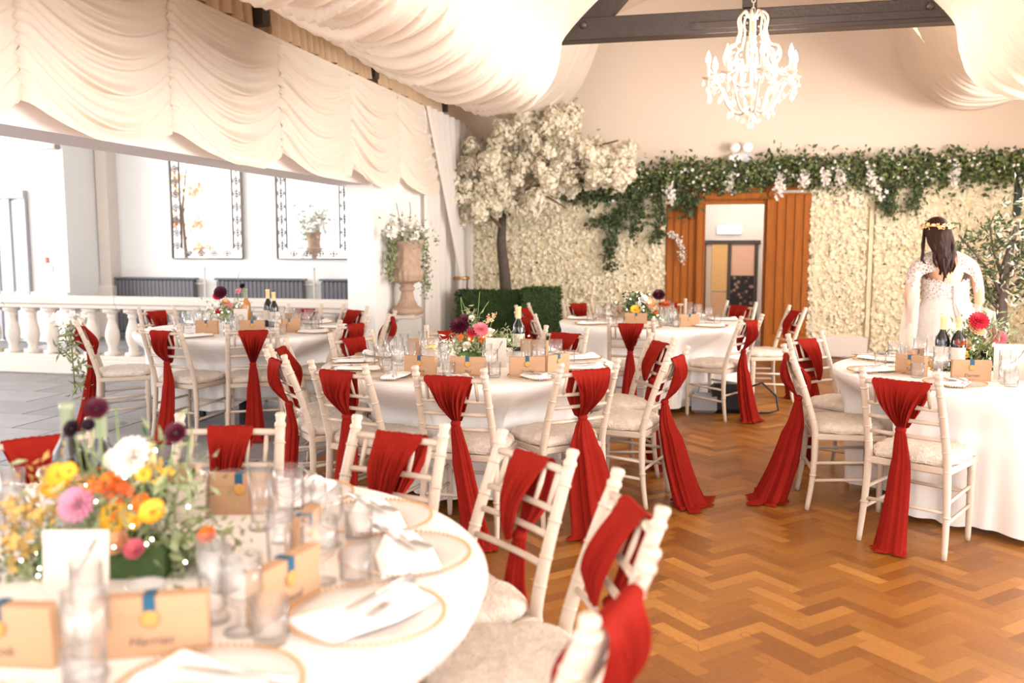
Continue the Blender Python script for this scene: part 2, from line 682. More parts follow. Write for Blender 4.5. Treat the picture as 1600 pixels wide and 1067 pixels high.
# ================================================================== THE SETTING
def struct(name, mb, m, parent=None, smooth=False):
    o = mb.build(name, m, parent, smooth)
    if parent is None:
        o['kind'] = 'structure'
    return o


XW = -3.5       # plane of the side wall / canopy beam
YB = 12.48      # back wall
XR = 0.15       # ridge line of the hall

# ---- floors
fl = struct('floor', MB().box((0.55, 5.5, -0.104), (6.6, 14.0, 0.2)), 'floor_joint')
BL, BW = 0.27, 0.0675


def in_view(x, y):
    d = Vector((x, y, -1.5))
    c13, s13 = math.cos(math.radians(13.1)), math.sin(math.radians(13.1))
    xr = d.x * c13 + d.y * s13
    yf = -d.x * s13 + d.y * c13
    if yf < 0.6:
        return None
    px = 800 + 1400 * xr / yf
    py = 380 + 1400 * 1.5 / yf
    return (px, py, yf) if -40 < px < 1640 and py < 1090 else None


blocks = []
c45 = math.sqrt(0.5)
for k in range(-260, 261):
    for q in range(-60, 61):
        ox, oy = k * BW + q * BL, k * BW - q * BL
        for (cx, cy_, ang) in ((ox + BL / 2, oy + BW / 2, 0.0), (ox + BL + BW / 2, oy + BW - BL / 2, PI / 2)):
            X = (cx - cy_) * c45
            Y = (cx + cy_) * c45 + 3.0
            if -2.60 < X < 3.74 and -1.2 < Y < 12.36:
                blocks.append((X, Y, ang + PI / 4))
tables_xy = [(-1.35, 1.68), (-1.5, 5.3), (-0.65, 8.4), (1.5, 5.65)]
cand = []
for b in blocks:
    v = in_view(b[0], b[1])
    if v and all(math.hypot(b[0] - t[0], b[1] - t[1]) > 0.8 for t in tables_xy):
        cand.append((v[2], b))
cand.sort(key=lambda t: t[0])
near = set(id(c[1]) for c in cand[:300])


def block_mesh(h=0.010, q=0.0004, g=0.0002):
    a, b_ = BL / 2 - g, BW / 2 - g
    V = [(-a, -b_, -h), (a, -b_, -h), (a, b_, -h), (-a, b_, -h), (-a, -b_, 0), (a, -b_, 0), (a, b_, 0), (-a, b_, 0)]
    F = [(4, 5, 6, 7)] + [(i, (i + 1) % 4, 4 + (i + 1) % 4, 4 + i) for i in range(4)]
    return V, F


bV, bF = block_mesh()
bme = bpy.data.meshes.new('floor_block')
bme.from_pydata(bV, [], bF)
bme.materials.append(M['parquet'])
rest = []
for b in blocks:
    if id(b) in near:
        o = bpy.data.objects.new('floor_block', bme)
        link(o, fl)
        o.location = (b[0], b[1], 0.0)
        o.rotation_euler = (0, 0, b[2])
    else:
        rest.append(b)
P = np.array([(b[0], b[1], nrng.uniform(-0.0008, 0.0)) for b in rest])
A = np.array([b[2] for b in rest])
Rm = np.zeros((len(rest), 3, 3))
Rm[:, 0, 0] = np.cos(A)
Rm[:, 0, 1] = -np.sin(A)
Rm[:, 1, 0] = np.sin(A)
Rm[:, 1, 1] = np.cos(A)
Rm[:, 2, 2] = 1
V, F = scatter(bV, bF, P, Rm, 1.0)
o = np_obj('floor_blocks', V, F, 'parquet_stuff', fl, smooth=False)
o['kind'] = 'stuff'
at = o.data.attributes.new('tone', 'FLOAT', 'FACE')
at.data.foreach_set('value', np.repeat(nrng.uniform(0, 1, len(rest)), len(bF)).astype(np.float32))

fs = struct('floor', MB().box((-7.6, 5.5, -0.107), (9.68, 14.4, 0.2)), 'slate_joint')
sme = {}
for r in range(0, 21):
    Y = 1.6 + r * 0.53
    off = (r * 0.37) % 0.8
    for c in range(0, 9):
        x0 = max(-9.8, -9.8 + c * 0.86 - off)
        x1 = min(-2.78, -9.8 + (c + 1) * 0.86 - off)
        if x1 - x0 < 0.08 or Y > 12.3:
            continue
        wd = round(x1 - x0, 2)
        if wd not in sme:
            s = MB().box((0, 0, -0.02), (wd - 0.012, 0.518, 0.04), bev=0.004)
            me = bpy.data.meshes.new('slate_slab')
            me.from_pydata(s.V, [], s.F)
            me.materials.append(M['slate'])
            sme[wd] = me
        o = bpy.data.objects.new('slate_slab', sme[wd])
        link(o, fs)
        o.location = ((x0 + x1) / 2, Y, -rng.uniform(0.0, 0.003))

# ---- back wall with the doorway
DL, DR, DT = -0.25, 0.57, 2.04
mb = MB()
mb.box(((XW + DL) / 2 - 0.1, YB + 0.1, 2.75), (DL - XW + 0.2, 0.2, 5.5))
mb.box(((DR + 4.0) / 2, YB + 0.1, 2.75), (4.0 - DR, 0.2, 5.5))
mb.box(((DL + DR) / 2, YB + 0.1, (DT + 5.5) / 2), (DR - DL, 0.2, 5.5 - DT))
struct('wall_back', mb, 'wall_cream')
# side wall (white) between canopy end and back wall, and the wall above the canopy beam
struct('wall_left', MB().box((XW - 0.15, (8.75 + YB) / 2, 1.55), (0.3, YB - 8.75, 3.1)), 'wall_white')
struct('wall_upper_left', MB().box((XW - 0.2, 5.5, 3.7), (0.2, 14, 1.2)), 'wall_cream')
struct('wall_right', MB().box((3.95, 11.3, 2.0), (0.2, 2.6, 4.0)), 'wall_cream')
# canopy beam
struct('trim_1', MB().box((XW - 0.25, 5.0, 2.6), (0.40, 12.6, 1.0)), 'beam_plaster')
# gable ceiling
cl = MB()
for sgn, xe in ((-1, XW - 0.3), (1, 4.05)):
    V = [(XR, -1.5, 5.2), (xe, -1.5, 3.65), (xe, 12.7, 3.65), (XR, 12.7, 5.2)]
    V += [(x, y, z + 0.1) for x, y, z in V]
    cl.add(V, [[0, 1, 2, 3], [4, 7, 6, 5], [0, 4, 5, 1], [1, 5, 6, 2], [2, 6, 7, 3], [3, 7, 4, 0]])
struct('ceiling', cl, 'wall_cream')

# ---- annexe beyond the canopy: back wall, projecting bay on the left, ceiling
YA = 12.62
struct('wall_annexe', MB().box((-6.75, YA + 0.1, 2.0), (6.2, 0.2, 4.0)), 'wall_white')
struct('wall_annexe_bay', MB().box((-11.4, 12.2, 2.0), (3.6, 1.0, 4.0)), 'wall_white')
struct('ceiling_annexe', MB().box((-8.0, 7.0, 3.85), (8.4, 12.5, 0.1)), 'wall_white')
p = MB().box((-9.48, YA - 0.12, 1.7), (0.20, 0.24, 3.4), bev=0.02)
p.box((-9.48, YA - 0.14, 0.42), (0.28, 0.28, 0.84), bev=0.02).box((-9.48, YA - 0.14, 3.3), (0.3, 0.3, 0.2), bev=0.02)
struct('trim_2', p, 'stone_white')
p = MB().box((-11.1, 11.67, 0.72), (3.0, 0.06, 0.10), bev=0.01).box((-6.7, YA - 0.02, 0.10), (5.7, 0.03, 0.2))
struct('trim_3', p, 'wall_white')

# window-like glazed door at the far left of the annexe
dr = MB()
dr.box((-10.28, 11.66, 1.09), (0.07, 0.07, 2.18)).box((-10.79, 11.645, 2.24), (1.09, 0.09, 0.12))
dr.box((-10.56, 11.655, 1.1), (0.06, 0.05, 2.15)).box((-10.82, 11.655, 1.1), (0.08, 0.05, 2.15))
d1 = struct('door_1', dr, 'door_frame_grey')
MB().box((-10.69, 11.675, 1.1), (0.24, 0.012, 2.1)).build('pane', 'plastic_white', d1, False)
MB().box((-10.42, 11.675, 1.1), (0.26, 0.012, 2.1)).build('pane', 'plastic_white', d1, False)

# ---- balustrade (white stone) across the annexe
YBAL = 8.90
bal = thing('balustrade', 'white stone balustrade with turned balusters behind the left-hand round table', 'balustrade', (-6.2, YBAL, 0))
x0, x1 = -9.6, -3.66
for i in range(4):
    a = x0 + (x1 - x0) * i / 4
    b = x0 + (x1 - x0) * (i + 1) / 4
    s = MB().box(((a + b) / 2 + 6.2, 0, 0.855), (b - a - 0.006, 0.26, 0.09), bev=0.015)
    s.box(((a + b) / 2 + 6.2, 0, 0.79), (b - a - 0.006, 0.20, 0.05), bev=0.008)
    s.build('handrail', 'stone_white', bal, False)
MB().box(((x0 + x1) / 2 + 6.2, 0, 0.09), (x1 - x0, 0.24, 0.18), bev=0.015).box(((x0 + x1) / 2 + 6.2, 0, 0.20), (x1 - x0, 0.19, 0.05), bev=0.01).build('plinth', 'stone_white', bal, False)
bp = [(0.065, 0.225), (0.065, 0.27), (0.05, 0.275), (0.058, 0.30), (0.05, 0.32), (0.072, 0.38), (0.083, 0.44), (0.078, 0.50), (0.058, 0.57),
      (0.042, 0.62), (0.040, 0.65), (0.052, 0.665), (0.052, 0.685), (0.044, 0.695), (0.066, 0.71), (0.066, 0.765)]
first = None
nb = 22
for i in range(nb):
    x = x0 + 0.15 + i * (x1 - x0 - 0.3) / (nb - 1) + 6.2
    if first is None:
        s = MB().lathe(bp, 14)
        s.box((0, 0, 0.245), (0.135, 0.135, 0.045)).box((0, 0, 0.745), (0.135, 0.135, 0.05))
        first = s.build('baluster', 'stone_white', bal)
        first.location = (x, 0, 0)
    else:
        shared('baluster', first, bal, (x, 0, 0))

# ---- radiators with pipes
rm = None
for i, (xa, xb, lab) in enumerate(((-9.38, -7.98, 'leftmost'), (-7.58, -6.14, 'middle'), (-5.84, -4.62, 'rightmost'))):
    t = thing('radiator', f'{lab} grey column radiator on the white wall behind the balustrade', 'radiator', ((xa + xb) / 2, YA - 0.12, 0), group='grey radiators')
    n = round((xb - xa) / 0.068)
    for k in range(n):
        x = xa + (k + 0.5) * (xb - xa) / n - (xa + xb) / 2
        if rm is None:
            s = MB().box((0, 0, 0.52), (0.056, 0.12, 0.84), bev=0.02)
            rm = s.build('section', 'radiator_grey', t, False)
            rm.location = (x, 0, 0)
        else:
            shared('section', rm, t, (x, 0, 0))
    MB().box((0, 0, 0.955), (xb - xa + 0.06, 0.13, 0.03), bev=0.008).build('top_cover', 'radiator_grey', t, False)
    MB().box((0, 0.0, 0.05), (xb - xa - 0.1, 0.10, 0.10)).build('foot', 'radiator_grey', t, False)
    MB().tube([((xb - xa) / 2 + 0.17, 0, 0.0), ((xb - xa) / 2 + 0.17, 0, 1.10)], 0.014, 8).tube([((xb - xa) / 2, 0, 0.88), ((xb - xa) / 2 + 0.17, 0, 0.88)], 0.012, 8).ball(((xb - xa) / 2 + 0.17, 0, 1.12), 0.022).build('pipe', 'stone_white', t)

# ---- wrought-iron framed mirrors
for i, (xa, xb, lab) in enumerate(((-8.40, -7.19, 'left'), (-6.60, -5.42, 'right'))):
    W, H = xb - xa, 1.78
    t = thing('wall_mirror', f'{lab} of two tall wall mirrors with scrolled iron frame', 'mirror', ((xa + xb) / 2, YA - 0.03, 1.27), group='iron framed mirrors')
    bd = 0.155
    MB().box((0, 0, H / 2), (W, 0.012, H)).build('glass', 'mirror', t, False)
    fr = MB()
    for (a, b) in ((0, 0), (bd, bd)):
        r = 0.014 if a == 0 else 0.010
        P = [(-W / 2 + a, -0.02, b), (W / 2 - a, -0.02, b), (W / 2 - a, -0.02, H - b), (-W / 2 + a, -0.02, H - b)]
        for k in range(4):
            fr.tube([P[k], P[(k + 1) % 4]], r, 6)
    fr.build('frame', 'iron_grey', t)
    sc = MB()

    def motif(cx, cz, vert):
        pts = []
        for q in range(9):
            a = -PI * 0.5 + q * PI / 8
            pts.append((cx + 0.05 * math.cos(a), -0.022, cz + 0.045 * math.sin(a)))
        sc.tube(pts, 0.006, 5)
        sc.tube([(2 * cx - p[0], p[1], p[2]) for p in pts], 0.006, 5)
        if vert:
            sc.tube([(cx, -0.024, cz - 0.085), (cx, -0.024, cz + 0.085)], 0.008, 5)
            sc.tube([(cx - 0.05, -0.024, cz), (cx + 0.05, -0.024, cz)], 0.007, 5)
        else:
            sc.tube([(cx - 0.085, -0.024, cz), (cx + 0.085, -0.024, cz)], 0.008, 5)
            sc.tube([(cx, -0.024, cz - 0.05), (cx, -0.024, cz + 0.05)], 0.007, 5)
        sc.ball((cx, -0.025, cz), 0.016, 6, 4)
    for sx in (-1, 1):
        for q in range(8):
            motif(sx * (W / 2 - bd / 2), 0.10 + (q + 0.5) * (H - 0.2) / 8, True)
    for q in range(4):
        motif(-W / 2 + bd + (q + 0.5) * (W - 2 * bd) / 4, bd / 2, False)
        motif(-W / 2 + bd + (q + 0.5) * (W - 2 * bd) / 4, H - bd / 2, False)
    sc.build('scrollwork', 'iron_grey', t)

# small fittings on the annexe bay
t = thing('emergency_light', 'small pale boxed lamp high on the white pilaster at left', 'lamp', (-9.80, 11.64, 2.90))
MB().box((0, 0, 0.03), (0.34, 0.10, 0.09), bev=0.015).build('housing', 'plastic_grey', t, False)
MB().box((0.13, -0.055, 0.03), (0.07, 0.02, 0.06), bev=0.008).build('lens', 'petal_peach', t, False)
t = thing('call_point', 'small grey and red call point on the white wall at left', 'alarm', (-10.01, 11.685, 1.25))
MB().box((0, 0, 0), (0.09, 0.03, 0.09), bev=0.008).build('body', 'plastic_grey', t, False)
MB().box((0.055, -0.005, 0), (0.03, 0.03, 0.09), bev=0.006).build('button', 'notice_red', t, False)
o = MB().box((-9.93, 11.69, 1.12), (0.13, 0.012, 0.11), bev=0.004).build('notice', 'notice_blue', None, False)
tag(o, 'small blue notice on the white wall under the red call point', 'sign')
o = MB().tube([(-10.04, 11.685, 1.31), (-10.10, 11.685, 2.98)], 0.010, 6).build('conduit', 'plastic_white')
tag(o, 'thin white conduit running down the wall to the call point', 'pipe')

# ---- door casing of panelled oak and the room beyond
cs = thing('door_casing', 'wide panelled oak door casing with roundels under the ivy garland', 'door frame', (0.16, YB - 0.02, 0))
for sx, xa, xb in ((-1, -0.90, -0.41), (1, 0.41, 0.97)):
    MB().box(((xa + xb) / 2, -0.03, 1.16), (abs(xb - xa), 0.06, 2.0)).build('side_panel', 'oak_trim', cs, False)
    MB().box(((xa + xb) / 2, -0.045, 0.14), (abs(xb - xa) + 0.02, 0.10, 0.28), bev=0.012).build('plinth_block', 'oak_trim', cs, False)
    n = 5
    for k in range(n):
        x = xa + (k + 0.5) * (xb - xa) / n
        MB().box((x, -0.066, 1.22), (0.062, 0.028, 1.84), bev=0.010).build('reed', 'oak_trim', cs, False)
    xi = sx * 0.405 + (0.0 if sx > 0 else 0.0)
    MB().box((sx * 0.45, -0.09, 1.10), (0.07, 0.09, 2.0), bev=0.02).build('architrave', 'oak_trim', cs, False)
    MB().lathe([(0.0, 0), (0.055, 0), (0.06, 0.012), (0.045, 0.02), (0.03, 0.012), (0.0, 0.016)], 18, (sx * 0.47, -0.10, 2.15), axis=(0, -1, 0)).build('roundel', 'oak_trim', cs)
    MB().box((sx * 0.47, -0.07, 2.15), (0.15, 0.06, 0.15), bev=0.01).build('corner_block', 'oak_trim', cs, False)
MB().box((0.0, -0.07, 2.13), (0.80, 0.08, 0.11), bev=0.02).box((0.0, -0.045, 2.045), (0.86, 0.05, 0.05), bev=0.01).build('head_moulding', 'oak_trim', cs, False)
MB().box((0.03, -0.03, 2.26), (1.86, 0.06, 0.12), bev=0.01).build('cornice', 'oak_trim', cs, False)
for sx in (-1, 1):
    MB().box((sx * 0.396, 0.10, 1.015), (0.022, 0.22, 2.03)).build('jamb', 'oak_trim', cs, False)

struct('wall_corridor', MB().box((0.3, 14.35, 1.4), (3.6, 0.1, 3.9)).box((-0.62, 13.5, 1.4), (0.1, 1.6, 3.9)).box((1.5, 13.5, 1.4), (0.1, 1.6, 3.9)), 'wall_white')
struct('floor_corridor', MB().box((0.3, 13.5, -0.06), (2.6, 1.7, 0.1)), 'slate')
struct('ceiling_corridor', MB().box((0.3, 13.5, 2.9), (2.6, 1.7, 0.1)), 'wall_white')
d2 = struct('door_2', MB().box((0.15, 14.27, 1.52), (0.86, 0.05, 0.06)).box((-0.26, 14.27, 0.75), (0.06, 0.05, 1.5)).box((0.52, 14.27, 0.75), (0.055, 0.05, 1.5)).box((0.12, 14.27, 0.75), (0.055, 0.05, 1.5)), 'door_brown')
MB().box((-0.16, 14.285, 0.75), (0.16, 0.02, 1.44)).build('pane', 'wall_cream', d2, False)
MB().box((-0.02, 14.27, 1.13), (0.24, 0.03, 0.72)).build('curtain', 'gold_panel', d2, False)
MB().box((-0.02, 14.27, 0.40), (0.24, 0.03, 0.70)).build('curtain', 'petal_peach', d2, False)
MB().box((0.32, 14.275, 1.24), (0.34, 0.03, 0.46)).build('blind', 'pink_blind', d2, False)
MB().box((0.32, 14.285, 0.62), (0.36, 0.02, 0.78)).build('pane', 'floral_paper', d2, False)
ex = thing('exit_light', 'lit white emergency light box above the inner door', 'lamp', (0.11, 14.28, 1.66))
MB().box((0, 0, 0.05), (0.37, 0.05, 0.15), bev=0.02).build('housing', 'plastic_white', ex, False)
MB().box((0, -0.03, 0.05), (0.33, 0.02, 0.11), bev=0.008).build('diffuser', 'exit_lit', ex, False)
pl = bpy.data.lights.new('corridor_light', 'POINT')
pl.energy = 15
pl.color = (1, 0.86, 0.75)
pl.shadow_soft_size = 0.15
o = bpy.data.objects.new('corridor_light', pl)
link(o)
o.location = (0.6, 13.4, 2.6)

# ---- truss
tr = thing('roof_truss', 'dark bolted timber collar beam across the hall above the chandelier', 'beam', (XR, 6.75, 2.97))
s = MB().box((0, 0, 0.085), (3.8, 0.14, 0.16), bev=0.006)
s.build('collar_beam', 'dark_timber', tr, False)
MB().box((0.6, -0.075, 0.06), (2.0, 0.012, 0.05), bev=0.003).build('iron_strap', 'dark_timber', tr, False)
MB().box((0, 0, 1.17), (0.10, 0.12, 2.0), bev=0.006).build('king_post', 'dark_timber', tr, False)
for sx in (-1, 1):
    V = []
    for y in (-0.055, 0.055):
        V += [(sx * 1.9, y, 0.1), (sx * 0.98, y, 0.165), (sx * 0.80, y, 0.36), (sx * 1.9, y, 0.9)]
    MB().add(V, [[0, 1, 2, 3], [7, 6, 5, 4], [0, 4, 5, 1], [1, 5, 6, 2], [2, 6, 7, 3], [3, 7, 4, 0]]).build('rafter_foot', 'dark_timber', tr, False)
    MB().lathe([(0.0, 0.03), (0.018, 0.028), (0.026, 0.012), (0.030, 0.0)], 12, (sx * 1.17, -0.07, 0.11), axis=(0, -1, 0)).build('bolt', 'dark_metal', tr)

# ================================================================== FABRICS UNDER THE ROOF
def cat_section(pts, n):
    """dense Catmull-Rom resampling of a polyline in (d, z)"""
    P = [np.array(p, float) for p in pts]
    P = [2 * P[0] - P[1]] + P + [2 * P[-1] - P[-2]]
    out = []
    m = len(P) - 3
    for i in range(n):
        t = i / (n - 1) * m
        k = min(int(t), m - 1)
        u = t - k
        a, b, c, d = P[k:k + 4]
        out.append(0.5 * ((2 * b) + (-a + c) * u + (2 * a - 5 * b + 4 * c - d) * u * u + (-a + 3 * b - 3 * c + d) * u ** 3))
    return np.array(out)


def roof_drape(sgn, y0, y1, sec, seed, label, ny):
    r = random.Random(seed)
    S = cat_section(sec, 44)
    ph = [r.uniform(0, 6.28) for _ in range(8)]
    V, F = [], []
    for j in range(ny):
        y = y0 + (y1 - y0) * j / (ny - 1)
        e = min(1.0, (y1 - y) / 0.35) if y1 - y < 0.35 else 1.0
        for i, (d, z) in enumerate(S):
            t = i / 43
            # pleats run along the section; they fan and drift a little from the collar to the eave
            yy = y + 0.30 * math.sin(t * 2.2 + ph[0]) - 0.42 * t * t + 0.05 * math.sin(5 * t + y * 2 + ph[6])
            f = 0.34 * math.sin(21 * yy + ph[1] + 1.4 * math.sin(3.1 * yy + ph[7])) + 0.36 * math.sin(37 * yy + ph[2] + 0.8 * math.sin(5 * yy)) + 0.38 * math.sin(7.5 * yy + ph[3]) + 0.30 * math.sin(61 * yy + ph[4] + 2 * t) + 0.20 * math.sin(93 * yy + ph[5] - 3 * t)
            amp = 0.034 * (0.35 + 1.0 * math.sin(PI * min(1, t * 1.05)) ** 0.7)
            dd = d + amp * f * 0.75
            zz = z - amp * f - 0.03 * math.sin(PI * t) * math.sin(2.6 * y + ph[5])
            V.append((XR + sgn * dd, y, zz))
    for j in range(ny - 1):
        for i in range(43):
            a = j * 44 + i
            F.append([a, a + 1, a + 45, a + 44])
    o = mesh_obj('ceiling_drape', V, F, 'ivory_drape')
    tag(o, label, 'drape', 'swagged ceiling drapes')
    return o


sec1 = [(0.98, 3.30), (1.10, 3.20), (1.31, 2.97), (1.38, 2.72), (1.49, 2.53), (1.68, 2.45), (1.90, 2.46), (2.28, 2.66), (2.80, 3.00), (3.3, 3.38), (3.52, 3.52)]
sec2 = [(0.30, 4.90), (0.95, 4.75), (1.50, 4.6), (1.72, 4.2), (1.88, 3.75), (2.08, 3.40), (2.35, 3.18), (2.65, 3.12), (3.0, 3.16), (3.3, 3.3), (3.52, 3.46)]
roof_drape(-1, -1.2, 6.66, sec1, 3, 'large ivory ceiling swag hanging nearest the camera at upper left', 760)
roof_drape(1, -1.2, 6.66, sec1, 8, 'large ivory ceiling swag hanging at the upper right corner', 760)
roof_drape(-1, 6.84, 11.9, sec2, 5, 'pale ceiling swag behind the collar beam, above the blossom tree', 400)
roof_drape(1, 6.84, 11.9, sec2, 9, 'pale ceiling swag behind the collar beam on the right', 400)
# a shallow swag across the ridge behind the truss
def ridge_swag(u, v):
    x = -1.05 + 2.4 * u
    z = 4.0 - 0.45 * math.sin(PI * u) * 0 + 0.9 * math.cos(PI * (u - 0.5)) - 0.62 * (1 - v) * (1 + 0.4 * math.cos(2 * PI * u))
    y = 6.95 + 1.5 * v + 0.02 * math.sin(40 * v + 4 * u)
    return (x, y, z - 0.24 + 0.012 * math.sin(46 * v + 3 * u))
o = MB().grid(ridge_swag, 30, 60).build('ceiling_drape', 'ivory_drape')
tag(o, 'shallow ivory swag over the ridge, seen above the collar beam', 'drape', 'swagged ceiling drapes')

# ---- festoon curtain along the canopy beam
XV = -3.43
hem_y = [1.20, 2.56, 3.93, 5.21, 6.68, 8.06, 9.35, 10.75]
fest = thing('festoon_curtain', 'long ivory festoon curtain with scalloped hem along the canopy beam', 'curtain', (XV, 6.0, 2.2))
for k in range(len(hem_y) - 1):
    ya, yb = hem_y[k], hem_y[k + 1]
    r = random.Random(40 + k)
    ph = [r.uniform(0, 6.28) for _ in range(6)]

    def swag(u, v, ya=ya, yb=yb, ph=ph):
        s = 1 - (2 * u - 1) ** 2
        e = abs(2 * u - 1)
        hem = 2.225 - 0.16 * (1 - abs(2 * u - 1) ** 2.4)
        z = 3.10 - v * (3.10 - hem)
        q = v - 0.20 * s * (0.4 + 0.6 * v)         # swag lines sink at mid-span
        f = math.sin(2 * PI * 6.5 * q + ph[0] + 0.9 * math.sin(3 * u + ph[1])) * 0.6 + math.sin(2 * PI * 11 * q + ph[2] + 1.5 * u) * 0.42 + 0.42 * math.sin(2 * PI * 17 * q + ph[3] - 2 * u)
        amp = 0.040 * min(1, v * 4) * (0.45 + 0.55 * s) * (0.65 + 0.35 * math.sin(7 * u + ph[4]))
        gather = 0.016 * math.exp(-((1 - e) / 0.05) ** 2) * math.sin(2 * PI * 15 * v + ph[5])
        bulge = 0.045 * v * s ** 0.7 + (0.035 * s * max(0, (v - 0.86) / 0.14))
        x = bulge + amp * f + gather - 0.028 * math.exp(-((1 - e) / 0.035) ** 2)
        return (x, ya + (yb - ya) * u - 6.0, z - 2.2 - 0.5 * amp * f)
    MB().grid(swag, 46, 110).build('swag', 'ivory_drape', fest)
# straight fascia above the swags
MB().box((-0.01, -0.0, 0.885), (0.03, 9.6, 0.03)).build('heading_tape', 'ivory_drape', fest, False)

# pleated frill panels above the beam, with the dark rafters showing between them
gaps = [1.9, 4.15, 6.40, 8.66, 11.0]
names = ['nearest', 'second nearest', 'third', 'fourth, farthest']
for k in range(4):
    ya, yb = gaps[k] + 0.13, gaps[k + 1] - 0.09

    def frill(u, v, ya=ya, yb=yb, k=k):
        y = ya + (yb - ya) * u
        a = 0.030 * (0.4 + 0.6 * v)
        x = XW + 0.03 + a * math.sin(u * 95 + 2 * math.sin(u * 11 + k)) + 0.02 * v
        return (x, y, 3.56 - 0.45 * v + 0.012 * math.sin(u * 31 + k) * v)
    o = MB().grid(frill, 200, 6).build('pleated_frill', 'ivory_frill_shade')
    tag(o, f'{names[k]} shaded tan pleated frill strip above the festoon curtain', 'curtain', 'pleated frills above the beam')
wordy = ['second dark rafter end between frills from the camera', 'third dark rafter end between frills from the camera', 'farthest dark rafter end above the tied white curtain', 'nearest dark rafter end above the festoon curtain']
for k, y in enumerate((6.40, 8.66, 11.0, 4.15)):
    o = MB().box((XW + 0.02, y, 3.44), (0.16, 0.11, 0.60), bev=0.01).build('rafter_end', 'dark_timber', None, False)
    tag(o, wordy[k], 'beam', 'dark rafter ends above the canopy')

# ---- tied-back voile at the end of the canopy
cur = thing('voile_curtain', 'white voile curtain tied back at the wall beside the urn', 'curtain', (XW, 11.0, 0))
def fall(u, v):
    # gathers from the top (y -0.9..1.3) to the tie at z 1.0
    z = 3.10 - 2.05 * v
    w0 = (1 - v) ** 1.3
    ce = 0.05 + 0.25 * v * v
    wd = 0.95 * w0 + 0.12
    y = ce + (u - 0.5) * 2 * wd * (0.80)
    x = 0.10 + 0.035 * math.sin(u * 44) * (1 - 0.4 * v) + 0.10 * v
    return (x, y, z)
MB().grid(fall, 90, 40).build('upper_fall', 'voile_white', cur)
def fall2(u, v):
    z = 1.05 - 1.03 * v
    y = 0.30 + (u - 0.5) * (0.20 + 0.30 * min(1, v * 1.6))
    return (0.20 - 0.05 * v + 0.03 * math.sin(u * 40), y, z)
MB().grid(fall2, 50, 20).build('lower_fall', 'voile_white', cur)
def sheet(u, v):
    z = 3.05 - 3.03 * v
    return (0.06 + 0.028 * math.sin(u * 75 + 2 * math.sin(9 * u)), -0.80 + u * 2.15 - 0.1 * v * u, z)
MB().grid(sheet, 140, 24).build('straight_fall', 'voile_white', cur)
MB().lathe([(0.10, -0.02), (0.115, 0.0), (0.10, 0.02)], 14, (0.19, 0.30, 1.05)).build('tieback', 'gold', cur)
s = MB().tube([(0.30, 0.20, 1.03), (0.31, 0.12, 0.86), (0.31, 0.11, 0.72)], 0.010, 6)
s.ball((0.31, 0.11, 0.70), 0.035, 8, 6).lathe([(0.02, 0.66), (0.045, 0.60), (0.04, 0.48), (0.045, 0.45)], 10, (0.31, 0.11, 0))
s.build('tassel', 'dark_metal', cur)

# ---- chandelier
CH = (0.17, 6.5, 2.33)
ch = thing('chandelier', 'white crystal chandelier with lit candle bulbs hanging below the collar beam', 'chandelier', CH)
MB().tube([(0, 0, 0.02), (0, 0, 0.72)], 0.012, 8).ball((0, 0, 0.04), (0.03, 0.03, 0.04)).ball((0, 0, 0.70), (0.03, 0.03, 0.03)).lathe([(0.012, 0.14), (0.045, 0.17), (0.05, 0.20), (0.012, 0.23)], 12).build('stem', 'chandelier_white', ch)
s = MB()
for k in range(9):
    a = k % 2
    pts = [(0.012 * math.cos(t) * (1 - a), 0.012 * math.cos(t) * a, 0.745 + k * 0.035 + 0.022 * math.sin(t)) for t in np.linspace(0, 2 * PI, 9)]
    s.tube(pts, 0.0035, 5, cap=False)
s.tube([(0, 0, 1.04), (0, 0, 1.60)], 0.006, 5)
s.build('chain', 'chandelier_white', ch)
arm = cand_o = bulb_o = pan_o = scr = None
for k in range(8):
    a = k * PI / 4 + 0.2
    if arm is None:
        pts = [(0.02, 0, 0.10), (0.08, 0, 0.06), (0.15, 0, 0.10), (0.20, 0, 0.20), (0.24, 0, 0.26), (0.29, 0, 0.24), (0.295, 0, 0.28)]
        S = cat_section([(p[0], p[2]) for p in pts], 22)
        arm = MB().tube([(x, 0, z) for x, z in S], 0.009, 7).build('arm', 'chandelier_white', ch)
        pan_o = MB().lathe([(0.005, 0.0), (0.04, 0.012), (0.045, 0.02), (0.012, 0.014)], 12).build('drip_pan', 'chandelier_white', ch)
        cand_o = MB().lathe([(0.012, 0.0), (0.012, 0.09)], 8, cap1=True).build('candle_tube', 'chandelier_white', ch)
        bulb_o = MB().lathe([(0.008, 0.0), (0.018, 0.02), (0.016, 0.045), (0.006, 0.075), (0.001, 0.09)], 10).build('bulb', 'bulb', ch)
        S2 = cat_section([(0.03, 0.70), (0.06, 0.735), (0.10, 0.69), (0.09, 0.60), (0.12, 0.52), (0.17, 0.50), (0.19, 0.44), (0.16, 0.38), (0.13, 0.42), (0.20, 0.30)], 30)
        scr = MB().tube([(x, 0, z) for x, z in S2], 0.008, 6).build('scroll', 'chandelier_white', ch)
        parts = [arm, pan_o, cand_o, bulb_o, scr]
    else:
        parts = [shared(n, o_, ch) for n, o_ in (('arm', arm), ('drip_pan', pan_o), ('candle_tube', cand_o), ('bulb', bulb_o), ('scroll', scr))]
    ca, sa = math.cos(a), math.sin(a)
    for o_, zz, rr in zip(parts, (0, 0.285, 0.30, 0.39, 0), (0, 0.295, 0.295, 0.295, 0)):
        o_.location = (ca * rr, sa * rr, zz)
        o_.rotation_euler = (0, 0, a + (PI / 8 if o_ is parts[4] else 0))
drop = None
